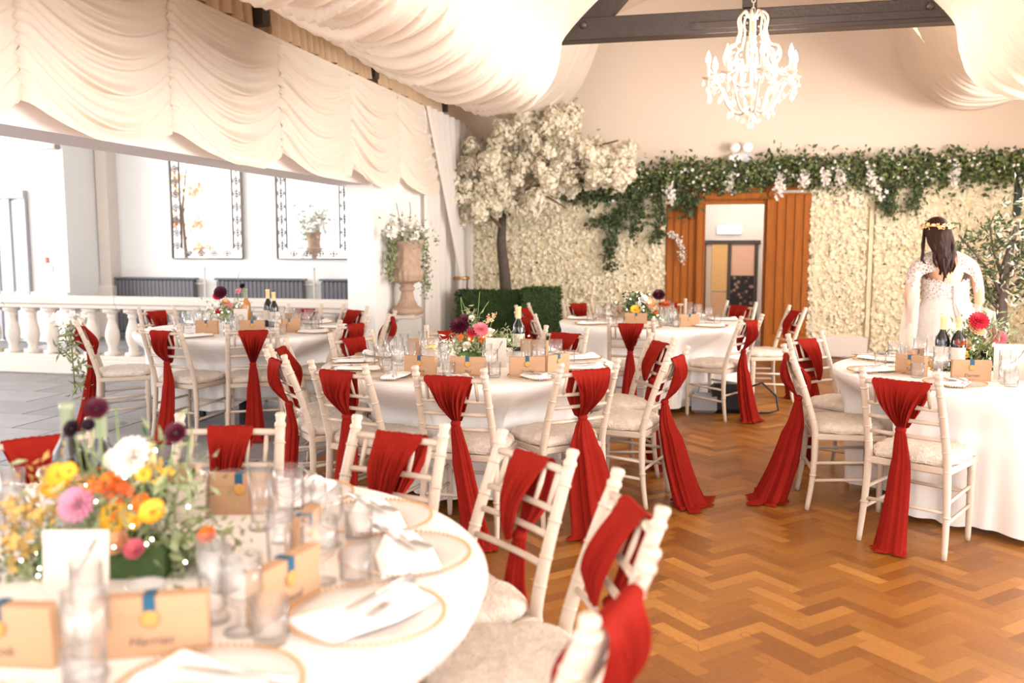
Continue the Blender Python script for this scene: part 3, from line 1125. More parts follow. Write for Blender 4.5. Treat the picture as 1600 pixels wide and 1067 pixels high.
def crystal(x, y, z, s_):
    global drop
    if drop is None:
        drop = MB().lathe([(0.001, 0), (0.006, -0.012), (0.013, -0.028), (0.010, -0.042), (0.001, -0.052)], 6).build('crystal_drop', 'crystal', ch, False)
        drop.location = (x, y, z)
        drop.scale = (s_, s_, s_)
    else:
        shared('crystal_drop', drop, ch, (x, y, z), (0, 0, rng.uniform(0, 3)), s_)
for k in range(8):
    a = k * PI / 4 + 0.2
    for q, (r_, z_, s_) in enumerate(((0.295, 0.275, 1.3), (0.335, 0.285, 1.0), (0.30, 0.22, 1.5), (0.22, 0.19, 1.1), (0.15, 0.085, 1.2))):
        crystal(r_ * math.cos(a + 0.1 * q), r_ * math.sin(a + 0.1 * q), z_, s_)
    a += PI / 8
    for q, (r_, z_, s_) in enumerate(((0.20, 0.36, 1.1), (0.17, 0.48, 1.0), (0.10, 0.60, 1.0), (0.27, 0.30, 1.0), (0.06, 0.03, 0.8), (0.02, 0.0, 0.9))):
        crystal(r_ * math.cos(a), r_ * math.sin(a), z_, s_)
bd = MB()
for k in range(8):     # bead strings from the crown to the arms
    a = k * PI / 4 + 0.2
    for q in range(18):
        t = q / 17
        r_ = 0.06 + 0.22 * t
        z_ = 0.70 - 0.36 * t - 0.16 * math.sin(PI * t)
        bd.ball((r_ * math.cos(a), r_ * math.sin(a), z_), 0.0085, 5, 3)
    for q in range(12):
        t = q / 11
        aa = a + t * PI / 4
        bd.ball((0.29 * math.cos(aa), 0.29 * math.sin(aa), 0.29 - 0.09 * math.sin(PI * t)), 0.008, 5, 3)
o = bd.build('bead_strings', 'crystal', ch)
o['kind'] = 'stuff'
# emergency twin lamp above the garland
t = thing('twin_spot', 'white twin emergency lamp on the cream wall below the chandelier', 'lamp', (0.22, YB - 0.06, 2.60))
MB().box((0, 0, 0.02), (0.30, 0.10, 0.12), bev=0.03).build('housing', 'plastic_white', t, False)
for sx in (-1, 1):
    MB().lathe([(0.0, 0.0), (0.055, 0.0), (0.07, 0.05), (0.06, 0.06), (0.0, 0.045)], 14, (sx * 0.07, -0.05, 0.15), axis=(0.25 * sx, -1, 0.1)).build('lamp_head', 'plastic_white', t)
MB().lathe([(0.09, -0.07), (0.10, -0.05), (0.05, -0.04)], 14).build('lower_shade', 'plastic_white', t)
# ================================================================== FLOWER WALLS, GREENERY
def hydrangea_field(name, x0, x1, z0, z1, y, n, parent, s=(0.022, 0.036), holes=()):
    X = nrng.uniform(x0, x1, n)
    Z = nrng.uniform(z0, z1, n)
    lump = 0.022 * np.sin(X * 27 + 3 * np.sin(Z * 9)) * np.sin(Z * 31 + 2 * np.sin(X * 11))
    Y = y - 0.02 - lump - nrng.uniform(0, 0.03, n)
    P = np.stack([X, Y, Z], 1)
    R = rand_rots(n, np.tile([0, -1, 0.15], (n, 1)), 0.5)
    V, F = scatter(FL_V, FL_F, P, R, nrng.uniform(s[0], s[1], n))
    o = np_obj(name, V, F, 'hydrangea_cream', parent, smooth=False)
    o['kind'] = 'stuff'
    if x1 - x0 > 0.5:
        k = int(n / 26)
        P = np.stack([nrng.uniform(x0, x1, k), np.full(k, y - 0.055), z0 + (z1 - z0) * nrng.uniform(0, 1, k)], 1)
        V, F = scatter(LEAF_V, LEAF_F, P, rand_rots(k, np.tile([0, -1, 0.1], (k, 1)), 0.5), nrng.uniform(0.02, 0.05, k))
        q = np_obj('leaf_specks', V, F, 'ivy_green', parent, smooth=False)
        q['kind'] = 'stuff'
    return o


def leaf_cloud(name, P, normals, size, m, parent, spread=0.8, tpl=LEAF_V, stuff=True):
    n = len(P)
    R = rand_rots(n, normals, spread)
    V, F = scatter(tpl, LEAF_F, P, R, nrng.uniform(size[0], size[1], n))
    o = np_obj(name, V, F, m, parent, smooth=False)
    if stuff:
        o['kind'] = 'stuff'
    return o


def seg_points(pts, n, rad):
    """n points scattered about a polyline"""
    pts = np.asarray(pts, float)
    L = np.linalg.norm(np.diff(pts, axis=0), axis=1)
    c = np.concatenate([[0], np.cumsum(L)])
    t = nrng.uniform(0, c[-1], n)
    out = np.stack([np.interp(t, c, pts[:, i]) for i in range(3)], 1)
    r = np.asarray(rad, float)
    return out + nrng.normal(size=(n, 3)) * r


yw = YB - 0.03
t = thing('flower_wall', 'cream hydrangea flower wall left of the oak doorway, behind the blossom tree', 'flower wall', (-2.1, yw, 0))
MB().box((0, 0.0, 1.18), (2.72, 0.04, 2.34)).build('backing', 'flower_back', t, False)
hydrangea_field('blossoms', -1.37, 1.36, 0.02, 2.34, 0.0, 7600, t)
t = thing('flower_wall', 'cream hydrangea flower wall right of the doorway, behind the bride', 'flower wall', (2.85, yw, 0))
MB().box((0.05, 0.0, 1.18), (1.94, 0.04, 2.34)).build('backing', 'flower_back', t, False)
hydrangea_field('blossoms', -0.92, 1.02, 0.02, 2.34, 0.0, 5400, t)
t = thing('hydrangea_screen', 'recessed door-sized panel of cream hydrangeas beside the oak doorway', 'flower wall', (1.54, yw, 0))
MB().box((0, 0.01, 1.14), (0.62, 0.03, 1.70)).build('backing', 'flower_back', t, False)
hydrangea_field('blossoms', -0.29, 0.29, 0.32, 1.96, 0.02, 1500, t)
MB().box((0, -0.01, 0.15), (0.70, 0.06, 0.28), bev=0.01).build('base_board', 'stone_white', t, False)
for sx in (-1, 1):
    MB().box((sx * 0.335, -0.02, 1.15), (0.05, 0.08, 1.75), bev=0.01).build('stile', 'flower_back', t, False)
hydrangea_field('border_blossoms', -0.42, 0.36, 1.98, 2.3, -0.01, 420, t)
hydrangea_field('side_blossoms', -0.41, -0.31, 0.1, 2.0, -0.02, 420, t)
struct('trim_4', MB().box((1.19, yw, 1.1), (0.05, 0.05, 2.2), bev=0.008), 'stone_white')

# ---- garland
ga = thing('ivy_garland', 'dark ivy garland with white trailing blossoms along the top of the flower walls', 'garland', (0.6, YB - 0.14, 2.40))
top = [(-3.0, 0, -0.02), (-2.2, 0.0, -0.02), (-1.75, -0.02, -0.08), (-1.2, 0, 0.02), (-0.6, -0.02, -0.03), (-0.2, -0.02, -0.02), (0.05, -0.04, 0.06), (0.7, 0, 0.02), (1.5, 0, 0.02), (2.0, -0.02, 0.0), (2.6, 0, 0.05), (3.15, 0, 0.02)]
P = seg_points(top, 5200, (0.04, 0.07, 0.105))
leaf_cloud('foliage', P, np.tile([0, -1, 0.3], (len(P), 1)), (0.045, 0.10), 'ivy_green', ga, 0.9)
P = seg_points(top, 2600, (0.04, 0.08, 0.11)) + np.array([0, -0.05, 0])
leaf_cloud('pale_foliage', P, np.tile([0, -1, 0.3], (len(P), 1)), (0.04, 0.075), 'ivy_light', ga, 0.8)
MB().tube([(a, b + 0.02, c) for a, b, c in top], 0.022, 6).build('branch', 'branch', ga)
vines = [
    [(-1.55, -0.05, -0.1), (-1.75, -0.08, -0.3), (-1.95, -0.06, -0.5), (-2.15, -0.06, -0.62), (-2.35, -0.05, -0.60)],
    [(-1.95, -0.06, -0.5), (-2.05, -0.06, -0.75), (-2.1, -0.06, -1.0), (-2.08, -0.05, -1.25)],
    [(-1.35, -0.05, -0.05), (-1.45, -0.08, -0.3), (-1.40, -0.06, -0.6), (-1.5, -0.06, -0.85)],
    [(-1.75, -0.08, -0.2), (-1.70, -0.08, -0.5), (-1.78, -0.06, -0.78)],
    [(-3.0, -0.02, -0.05), (-2.7, -0.06, -0.22), (-2.4, -0.08, -0.30), (-1.9, -0.06, -0.22), (-1.5, -0.06, -0.08)],
    [(-1.0, -0.06, -0.05), (-0.98, -0.08, -0.3), (-1.08, -0.06, -0.55)],
    [(1.25, -0.05, -0.02), (1.4, -0.08, -0.2), (1.42, -0.06, -0.45)],
    [(1.75, -0.05, 0), (1.78, -0.08, -0.25), (1.72, -0.06, -0.5)],
    [(1.60, -0.05, 0), (1.45, -0.08, -0.3), (1.50, -0.06, -0.52)],
    [(-1.2, -0.05, -0.1), (-1.15, -0.08, -0.25), (-1.22, -0.06, -0.42)],
]
for v in vines:
    s = MB().tube(v, 0.006, 5)
    o = s.build('hanging_vine', 'branch', ga)
    ln = sum((Vector(v[i + 1]) - Vector(v[i])).length for i in range(len(v) - 1))
    P = seg_points(v, int(300 * ln), (0.05, 0.025, 0.05))
    leaf_cloud('leaves', P, np.tile([0, -1, 0.2], (len(P), 1)), (0.04, 0.10), 'ivy_green', o, 0.8)
fl_tr = [[(1.18, -0.13, 0.08), (1.25, -0.16, -0.14), (1.36, -0.14, -0.32)], [(-0.5, -0.12, -0.02), (-0.53, -0.13, -0.2)], [(0.85, -0.12, 0.02), (0.84, -0.14, -0.14)],
         [(0.12, -0.12, -0.02), (0.10, -0.14, -0.28)], [(2.2, -0.13, 0.06), (2.17, -0.14, -0.14)], [(0.40, -0.13, 0.02), (0.42, -0.14, -0.18)], [(-1.3, -0.13, -0.15), (-1.25, -0.14, -0.35)], [(0.65, -0.13, 0.0), (0.68, -0.14, -0.1)]]
for v in fl_tr:
    P = seg_points(v, 90, (0.03, 0.02, 0.035))
    V, F = scatter(FL_V, FL_F, P, rand_rots(len(P), np.tile([0, -1, 0], (len(P), 1)), 0.8), nrng.uniform(0.016, 0.03, len(P)))
    np_obj('white_raceme', V, F, 'petal_white', ga, False)['kind'] = 'stuff'
P = seg_points(top, 320, (0.05, 0.06, 0.10)) + np.array([0, -0.09, 0])
V, F = scatter(FL_V, FL_F, P, rand_rots(len(P), np.tile([0, -1, 0], (len(P), 1)), 0.8), nrng.uniform(0.016, 0.032, len(P)))
o = np_obj('white_flowers', V, F, 'petal_white', ga, False)
o['kind'] = 'stuff'
# dried pink spray leaning on the casing
sp = thing('dried_spray', 'small dried spray of pale pink blossom on the left oak casing', 'flowers', (-0.62, YB - 0.16, 1.52))
MB().tube([(-0.2, 0, 0.12), (-0.05, -0.02, 0.11), (0.08, -0.02, 0.0), (0.12, -0.02, -0.25)], 0.005, 5).build('stem', 'branch', sp)
P = seg_points([(-0.05, -0.03, 0.11), (0.08, -0.03, 0.0), (0.12, -0.03, -0.25)], 130, (0.025, 0.012, 0.025))
V, F = scatter(FL_V, FL_F, P, rand_rots(len(P)), 0.019)
o = np_obj('blossoms', V, F, 'petal_white', sp, False)
o['kind'] = 'stuff'
# small dark spotlights on the garland
for (x, z, lab, wd) in ((1.98, 2.50, 'left, upright', 0.06), (2.25, 2.52, 'middle, tilted', 0.09), (2.62, 2.53, 'right, flat', 0.22)):
    t = thing('garland_clip', f'small dark {lab} clip light on top of the ivy garland', 'lamp', (x, YB - 0.12, z), 0.2)
    MB().box((0, 0, 0.03), (wd, 0.07, 0.05), bev=0.01).build('body', 'black', t, False)
    MB().tube([(0, 0, -0.06), (0, 0, 0.02)], 0.012, 6).build('clip', 'black', t)

# ---- blossom tree
bt = thing('blossom_tree', 'cream cherry blossom tree with dark trunk rising behind the hedge planters', 'tree', (-2.79, 11.55, 0))
MB().tube([(0.02, 0, 0), (0.03, 0, 0.6), (0.0, 0.01, 1.1), (-0.05, 0.02, 1.5), (-0.03, 0.05, 1.95)], [0.09, 0.085, 0.075, 0.065, 0.045], 10).build('trunk', 'bark', bt)
MB().tube([(0, 0, 0), (0, 0, 0.18)], 0.16, 14).build('stand', 'dark_timber', bt)
brs = [[(-0.03, 0, 1.7), (-0.3, -0.1, 2.0), (-0.6, -0.15, 2.05)], [(0.0, 0, 1.9), (0.35, -0.15, 2.2), (0.9, -0.2, 2.35), (1.55, -0.2, 2.45)], [(0.0, 0.05, 1.95), (0.3, 0.05, 2.6), (0.7, 0.0, 2.95)],
       [(0.0, 0, 2.1), (-0.3, 0.1, 2.5), (-0.5, 0, 2.75)], [(0.3, -0.1, 2.15), (0.6, -0.2, 2.1), (0.85, -0.2, 1.95)], [(0.9, -0.2, 2.4), (1.2, -0.2, 2.7), (1.5, -0.15, 2.78)]]
for b in brs:
    MB().tube(b, [0.026 - 0.016 * i / (len(b) - 1) for i in range(len(b))], 7).build('branch', 'branch', bt)
# shared cluster of florets
n = 150
d = nrng.normal(size=(n, 3))
d /= np.linalg.norm(d, axis=1, keepdims=True)
P = d * np.array([0.15, 0.125, 0.12]) * nrng.uniform(0.35, 1.0, (n, 1))
V, F = scatter(FL_V, FL_F, P, rand_rots(n, d, 0.35), nrng.uniform(0.024, 0.038, n))
cl0 = None
spots = []
def blob(cx, cz, rx, rz, k, dy=0.0):
    for _ in range(int(k * 1.65)):
        a = rng.uniform(0, 6.28)
        q = math.sqrt(rng.random())
        spots.append((cx + rx * q * math.cos(a), rng.uniform(-0.38, 0.18) + dy, cz + rz * q * math.sin(a)))
blob(-0.45, 2.42, 0.27, 0.32, 14)
blob(-0.40, 2.00, 0.30, 0.16, 11)
blob(-0.08, 2.35, 0.25, 0.30, 12, -0.1)
blob(-0.18, 2.0, 0.12, 0.12, 3, -0.15)
blob(0.15, 2.75, 0.35, 0.26, 14)
blob(0.45, 3.0, 0.30, 0.18, 10)
blob(0.75, 2.75, 0.28, 0.26, 13)
blob(0.75, 2.40, 0.30, 0.22, 12)
blob(0.45, 2.02, 0.28, 0.14, 9)
blob(1.15, 2.55, 0.28, 0.26, 14)
blob(1.5, 2.50, 0.22, 0.22, 11)
blob(0.85, 3.02, 0.2, 0.14, 5)
for q_ in ((-0.02, 1.98), (0.06, 2.1), (-0.1, 2.12), (0.1, 2.25), (0.02, 2.35), (0.22, 2.3), (-0.12, 2.28), (0.3, 2.5), (0.15, 2.0)):
    spots.append((q_[0], -0.30, q_[1]))
for p_ in spots:
    if cl0 is None:
        cl0 = np_obj('blossom_cluster', V, F, 'blossom_cream', bt, False)
        cl0.location = p_
    else:
        shared('blossom_cluster', cl0, bt, p_, (rng.uniform(0, 6), rng.uniform(0, 6), rng.uniform(0, 6)), rng.uniform(0.75, 1.15))
P = np.array(spots)[nrng.integers(0, len(spots), 420)] + nrng.normal(size=(420, 3)) * 0.11
leaf_cloud('leaves', P, None, (0.04, 0.08), 'leaf_sage', bt)

# ---- hedge planters
def hedge(name, lab, x0, x1, y0, y1, h):
    t = thing(name, lab, 'hedge', ((x0 + x1) / 2, (y0 + y1) / 2, 0))
    W, D = x1 - x0, y1 - y0
    MB().box((0, 0, h / 2), (W - 0.05, D - 0.05, h - 0.03)).build('core', 'hedge_green', t, False)
    n = int(5200 * (W * h + W * D + D * h))
    A_ = np.array([W * h, W * D, D * h, D * h])
    f = nrng.choice(4, n, p=A_ / A_.sum())
    u = nrng.uniform(-0.5, 0.5, (n, 2))
    P = np.zeros((n, 3))
    N = np.zeros((n, 3))
    for k in range(n):
        if f[k] == 0:
            P[k] = (u[k, 0] * W, -D / 2, (u[k, 1] + 0.5) * h)
            N[k] = (0, -1, 0.3)
        elif f[k] == 1:
            P[k] = (u[k, 0] * W, u[k, 1] * D, h)
            N[k] = (0, 0, 1)
        else:
            sg = 1 if f[k] == 2 else -1
            P[k] = (sg * W / 2, u[k, 0] * D, (u[k, 1] + 0.5) * h)
            N[k] = (sg, 0, 0.3)
    P += nrng.normal(size=(n, 3)) * 0.008
    P[:, 2] = np.maximum(P[:, 2], 0.03)
    leaf_cloud('foliage', P, N, (0.022, 0.042), 'hedge_green', t, 0.8)
hedge('hedge_planter', 'boxwood hedge block, left and wider of the two behind the tables', -3.22, -2.42, 10.75, 11.15, 0.90)
hedge('hedge_planter', 'boxwood hedge block, right and taller of the two behind the tables', -2.36, -1.95, 10.6, 11.15, 0.945)

# ---- wall urn with flowers
ur = thing('wall_urn', 'carved terracotta-coloured stone urn on the white wall with white flowers', 'urn', (XW + 0.185, 9.22, 0.74))
pr = [(0.0, 0.0), (0.165, 0.0), (0.175, 0.03), (0.165, 0.06), (0.11, 0.09), (0.075, 0.16), (0.06, 0.24), (0.085, 0.265), (0.085, 0.285), (0.065, 0.30), (0.085, 0.33),
      (0.15, 0.36), (0.172, 0.42), (0.165, 0.47), (0.148, 0.50), (0.150, 0.62), (0.165, 0.72), (0.185, 0.76), (0.188, 0.785), (0.17, 0.79), (0.14, 0.74), (0.0, 0.70)]
pr = [q for i in range(len(pr) - 1) for q in ([pr[i]] + [(pr[i][0] + (pr[i + 1][0] - pr[i][0]) * k / 6, pr[i][1] + (pr[i + 1][1] - pr[i][1]) * k / 6) for k in range(1, 6)])] + [pr[-1]]
def flute(a, z):
    if 0.33 < z < 0.475 or 0.09 < z < 0.25:
        return 1 + 0.09 * abs(math.cos(9 * a)) - 0.04
    if 0.5 < z < 0.72:
        return 1 + 0.07 * math.sin(6 * a + 26 * z) * math.sin(34 * z + 2 * math.cos(3 * a))
    return 1.0
MB().lathe(pr, 96, fn=flute).build('body', 'stone_urn', ur)
MB().box((-0.03, 0, -0.025), (0.31, 0.30, 0.05), bev=0.01).build('bracket', 'stone_white', ur, False)
n = 130
P = nrng.normal(size=(n, 3)) * np.array([0.11, 0.13, 0.07]) + np.array([0.02, 0, 0.90])
V, F = scatter(FL_V, FL_F, P, rand_rots(n), nrng.uniform(0.025, 0.05, n))
o = np_obj('white_flowers', V, F, 'petal_white', ur, False)
o['kind'] = 'stuff'
P = np.concatenate([nrng.normal(size=(300, 3)) * np.array([0.12, 0.15, 0.08]) + np.array([0.02, 0, 0.86]),
                    seg_points([(0.10, 0.16, 0.85), (0.16, 0.20, 0.55), (0.15, 0.20, 0.22)], 260, (0.025, 0.05, 0.04)),
                    seg_points([(-0.05, -0.20, 0.85), (-0.09, -0.27, 0.6), (-0.09, -0.26, 0.40)], 300, (0.025, 0.05, 0.04))])
leaf_cloud('trailing_foliage', P, None, (0.03, 0.06), 'leaf_sage', ur)
s = MB()
for pts in ([(0, -0.1, 0.8), (0.05, -0.35, 1.02), (0.05, -0.62, 1.05)], [(0, -0.1, 0.8), (0.0, -0.2, 1.0), (0, -0.3, 1.18)], [(0, 0.05, 0.8), (0.05, 0.0, 1.1), (0.05, -0.02, 1.2)]):
    s.tube(pts, 0.004, 5)
s.build('stem', 'branch', ur)
P = np.concatenate([seg_points([(0.05, -0.35, 1.02), (0.05, -0.62, 1.05)], 10, 0.02), nrng.normal(size=(36, 3)) * 0.035 + np.array([0.05, -0.50, 0.88])])
V, F = scatter(FL_V, FL_F, P, rand_rots(len(P)), 0.026)
np_obj('blossom_spray', V, F, 'petal_white', ur, False)['kind'] = 'stuff'

# ---- olive-green tree and white wisteria at the right edge
gt = thing('leafy_tree', 'branching olive-leaved tree behind the right-hand table beside the bride', 'tree', (2.62, 9.4, 0))
MB().tube([(0.05, 0, 0), (0.02, 0, 0.6), (0.0, 0, 0.95), (0.02, 0, 1.3), (0.10, 0, 1.7)], [0.06, 0.055, 0.05, 0.04, 0.02], 9).build('trunk', 'bark', gt)
MB().lathe([(0.0, 0), (0.17, 0), (0.20, 0.28), (0.18, 0.28), (0.0, 0.24)], 18).build('pot', 'dark_metal', gt)
brl = [[(0, 0, 0.85), (-0.15, -0.05, 1.0), (-0.28, -0.05, 1.03)], [(0, 0, 0.95), (-0.10, -0.05, 1.2), (-0.28, -0.05, 1.42), (-0.42, -0.05, 1.58)], [(0.0, 0, 1.15), (-0.1, 0, 1.45), (-0.15, 0, 1.72)],
       [(0.02, 0, 1.2), (0.2, -0.05, 1.45), (0.3, 0, 1.75)], [(0, 0, 1.05), (0.2, -0.1, 1.2), (0.35, -0.1, 1.25)], [(0, 0, 0.95), (-0.22, -0.1, 1.12), (-0.3, -0.1, 1.2)]]
for b in brl:
    o = MB().tube(b, [0.018 - 0.011 * i / (len(b) - 1) for i in range(len(b))], 6).build('branch', 'bark', gt)
    P = seg_points(b[1:], 120, (0.06, 0.06, 0.065))
    leaf_cloud('leaves', P, None, (0.05, 0.115), 'ivy_green', o, tpl=SLIM_V)
P = nrng.normal(size=(420, 3)) * np.array([0.14, 0.12, 0.26]) + np.array([0.17, 0, 1.38])
leaf_cloud('foliage', P, None, (0.05, 0.11), 'ivy_green', gt, tpl=SLIM_V)
P = nrng.normal(size=(500, 3)) * np.array([0.17, 0.12, 0.30]) + np.array([0.20, -0.03, 1.35])
leaf_cloud('pale_leaves', P, None, (0.04, 0.09), 'leaf_white', gt, tpl=SLIM_V)
wt = thing('white_willow', 'tall dense white and green leafed artificial tree at the right edge', 'tree', (3.12, 9.25, 0))
MB().tube([(0, 0, 0), (0.0, 0, 1.0), (0.02, 0, 1.75)], [0.06, 0.05, 0.03], 8).build('trunk', 'bark', wt)
for nm, m, k in (('pale_leaves', 'leaf_white', 1900), ('dark_leaves', 'ivy_green', 1100)):
    z = nrng.uniform(0.30, 1.88, k)
    r_ = np.where(z > 1.5, 0.30 * np.sqrt(np.clip((1.95 - z) / 0.45, 0, 1)), 0.27)
    a = nrng.uniform(0, 2 * PI, k)
    q = np.sqrt(nrng.uniform(0.2, 1, k))
    P = np.stack([r_ * q * np.cos(a), r_ * q * np.sin(a), z], 1)
    leaf_cloud(nm, P, None, (0.045, 0.095), m, wt, tpl=SLIM_V)
pole = thing('speaker_pole', 'dark slim post fixed on the wall at the right edge', 'post', (3.56, YB - 0.12, 1.85))
MB().box((0, 0, 0.38), (0.07, 0.10, 0.78), bev=0.01).build('post', 'black', pole, False)
MB().box((0, 0.06, 0.38), (0.05, 0.06, 0.3), bev=0.01).build('bracket', 'black', pole, False)
t = thing('floor_bag', 'small black bag on the floor by the flower wall, left of the bride', 'bag', (2.0, 11.3, 0))
MB().box((0, 0, 0.10), (0.34, 0.22, 0.19), bev=0.04).build('body', 'black', t, False)
MB().tube([(-0.08, 0, 0.19), (-0.05, 0, 0.24), (0.05, 0, 0.24), (0.08, 0, 0.19)], 0.009, 6).build('handle', 'black', t)

# ================================================================== THE BRIDE
BX, BY = 1.64, 7.30
RZ = 0.10


def skin_body(name, chains, m, parent=None, sub=2):
    """chains: list of [(x,y,z,r),...]; the first chain starts at the pelvis; other chains name a start index"""
    V, E_, R_ = [], [], []
    idx = {}
    for ch_ in chains:
        prev = None
        for q in ch_:
            if isinstance(q, str):
                prev = idx[q]
                continue
            nm = q[5] if len(q) > 5 else None
            V.append(q[:3])
            R_.append((q[3], q[4]))
            i = len(V) - 1
            if nm:
                idx[nm] = i
            if prev is not None:
                E_.append((prev, i))
            prev = i
    me = bpy.data.meshes.new(name)
    me.from_pydata(V, E_, [])
    o = bpy.data.objects.new(name, me)
    link(o, parent)
    sk = o.modifiers.new('skin', 'SKIN')
    sk.use_smooth_shade = True
    for i, v in enumerate(me.skin_vertices[0].data):
        v.radius = R_[i]
        v.use_root = (i == 0)
    sb = o.modifiers.new('sub', 'SUBSURF')
    sb.levels = sub
    sb.render_levels = sub
    dg = bpy.context.evaluated_depsgraph_get()
    me2 = bpy.data.meshes.new_from_object(o.evaluated_get(dg))
    o.modifiers.clear()
    o.data = me2
    me2.materials.clear()
    me2.materials.append(M[m])
    me2.polygons.foreach_set('use_smooth', [True] * len(me2.polygons))
    return o


# local frame: origin on the floor, she faces +y (away from the camera), x to the right of the picture
def hand(wx, wy, wz, dirn, side):
    """five finger chains rooted in the palm; dirn = pointing direction, side = thumb side vector"""
    d = Vector(dirn).normalized()
    s_ = Vector(side).normalized()
    nrm = d.cross(s_).normalized()
    out = []
    w0 = Vector((wx, wy, wz))
    for k, (off, ln) in enumerate(((0.030, 0.068), (0.010, 0.076), (-0.010, 0.070), (-0.029, 0.055))):
        b = w0 + d * 0.085 + s_ * off
        c = b + d * ln * 0.45 - nrm * 0.008
        e = c + d * ln * 0.38 - nrm * 0.024
        f = w0 + d * 0.045 + s_ * off * 0.6
        out.append([(*f, 0.012, 0.010), (*b, 0.0095, 0.0095), (*c, 0.0085, 0.0085), (*e, 0.007, 0.007)])
    b = w0 + d * 0.03 + s_ * 0.03
    c = b + d * 0.035 + s_ * 0.028
    e = c + d * 0.035 + s_ * 0.004
    out.append([(*(w0 + d * 0.015 + s_ * 0.010), 0.013, 0.012), (*b, 0.012, 0.012), (*c, 0.010, 0.010), (*e, 0.0075, 0.0075)])
    return out


chains = [
    [(0.02, 0.0, 0.95, 0.15, 0.115, 'pel'), (0.0, -0.005, 1.09, 0.125, 0.095), (-0.005, 0.0, 1.22, 0.135, 0.10), (-0.01, 0.005, 1.325, 0.135, 0.095, 'chest'), (-0.02, 0.0, 1.40, 0.075, 0.06, 'nb'),
     (-0.045, 0.01, 1.46, 0.045, 0.045), (-0.06, 0.02, 1.52, 0.052, 0.06), (-0.075, 0.025, 1.585, 0.068, 0.083), (-0.08, 0.02, 1.645, 0.055, 0.068)],
    ['chest', (0.115, 0.0, 1.365, 0.062, 0.055), (0.175, 0.0, 1.345, 0.056, 0.055), (0.215, -0.01, 1.25, 0.047, 0.047), (0.240, -0.015, 1.145, 0.040, 0.040), (0.262, 0.03, 1.06, 0.035, 0.035),
     (0.275, 0.085, 0.985, 0.024, 0.021), (0.28, 0.115, 0.945, 0.034, 0.017), (0.283, 0.14, 0.905, 0.036, 0.016)],
    ['chest', (-0.135, 0.0, 1.355, 0.062, 0.055), (-0.195, 0.0, 1.335, 0.056, 0.055), (-0.235, -0.01, 1.24, 0.047, 0.047), (-0.255, -0.015, 1.135, 0.040, 0.040), (-0.235, 0.04, 1.04, 0.035, 0.035),
     (-0.215, 0.10, 0.965, 0.024, 0.021), (-0.21, 0.13, 0.925, 0.034, 0.017), (-0.205, 0.155, 0.89, 0.036, 0.016)],
    ['pel', (0.10, 0.0, 0.86, 0.10, 0.10), (0.10, 0.01, 0.50, 0.065, 0.065), (0.10, -0.01, 0.10, 0.04, 0.045), (0.10, 0.09, 0.035, 0.035, 0.03)],
    ['pel', (-0.08, 0.0, 0.86, 0.10, 0.10), (-0.085, 0.01, 0.50, 0.065, 0.065), (-0.09, -0.01, 0.10, 0.04, 0.045), (-0.09, 0.09, 0.035, 0.035, 0.03)],
]
person = skin_body('person', chains, 'skin')
person.location = (BX, BY, 0)
person.rotation_euler = (0, 0, RZ)
tag(person, 'bride seen from behind in white lace gown, facing the flower wall', 'person')
# hands (each finger its own chain rooted in the palm), joined into the body mesh
import bmesh
bm = bmesh.new()
bm.from_mesh(person.data)
for wv, dr_, sd in (((0.277, 0.098, 0.965), (0.03, 0.5, -0.85), (-0.6, 0.7, 0.4)), ((-0.213, 0.112, 0.95), (0.05, 0.5, -0.85), (0.6, 0.7, 0.4))):
    for cch in hand(*wv, dr_, sd):
        q = skin_body('finger', [cch], 'skin', None, 1)
        me = q.data
        bm.from_mesh(me)
        bpy.data.objects.remove(q)
# ears and nose
for p_, r_ in (((-0.148, 0.02, 1.585), (0.010, 0.018, 0.030)), ((-0.002, 0.02, 1.585), (0.010, 0.018, 0.030)), ((-0.078, 0.118, 1.575), (0.012, 0.018, 0.02))):
    e = MB().ball(p_, r_, 8, 6)
    me = bpy.data.meshes.new('bit')
    me.from_pydata(e.V, [], e.F)
    bm.from_mesh(me)
bm.to_mesh(person.data)
bm.free()
person.data.polygons.foreach_set('use_smooth', [True] * len(person.data.polygons))
for sx in (-1, 1):
    MB().ball((-0.078 + sx * 0.030, 0.103, 1.600), (0.012, 0.008, 0.008), 8, 5).build('eye', 'petal_white', person)
MB().tube([(-0.102, 0.098, 1.545), (-0.078, 0.106, 1.542), (-0.054, 0.098, 1.545)], [0.004, 0.008, 0.004], 6).build('mouth', 'petal_pink', person)


def gown(u, v):
    a = 2 * PI * u
    tab = [(0.0, 1.205, 0.160, 0.122, 0.0), (0.10, 1.13, 0.158, 0.120, 0.0), (0.2, 1.06, 0.172, 0.135, 0.01), (0.32, 0.95, 0.218, 0.170, 0.025), (0.5, 0.70, 0.255, 0.215, 0.03), (0.75, 0.35, 0.32, 0.31, 0.03), (1.0, 0.01, 0.42, 0.44, 0.03)]
    for i in range(len(tab) - 1):
        if v <= tab[i + 1][0] + 1e-9:
            t_ = (v - tab[i][0]) / (tab[i + 1][0] - tab[i][0])
            break
    z, rx, ry, cx = [tab[i][k] * (1 - t_) + tab[i + 1][k] * t_ for k in (1, 2, 3, 4)]
    back = max(0, -math.sin(a))
    if v < 0.15:
        z += (0.15 - v) / 0.15 * (0.10 * max(0, math.sin(a)) - 0.005 * back + 0.03 * abs(math.cos(a)))
    f = 1 + (0.05 * max(0, v - 0.3) * math.sin(11 * a + 3 * v) + 0.03 * max(0, v - 0.2) * math.sin(23 * a + 1))
    f += 0.012 * math.sin(v * 70 + 2.5 * math.cos(a)) * (1 if 0.04 < v < 0.55 else 0)
    ty = -0.22 * max(0, v - 0.55) * back
    return (cx + rx * f * math.cos(a), ry * f * math.sin(a) + ty, z)
g = MB().grid(gown, 90, 70, wrap=True).build('gown', 'gown_ivory', person)
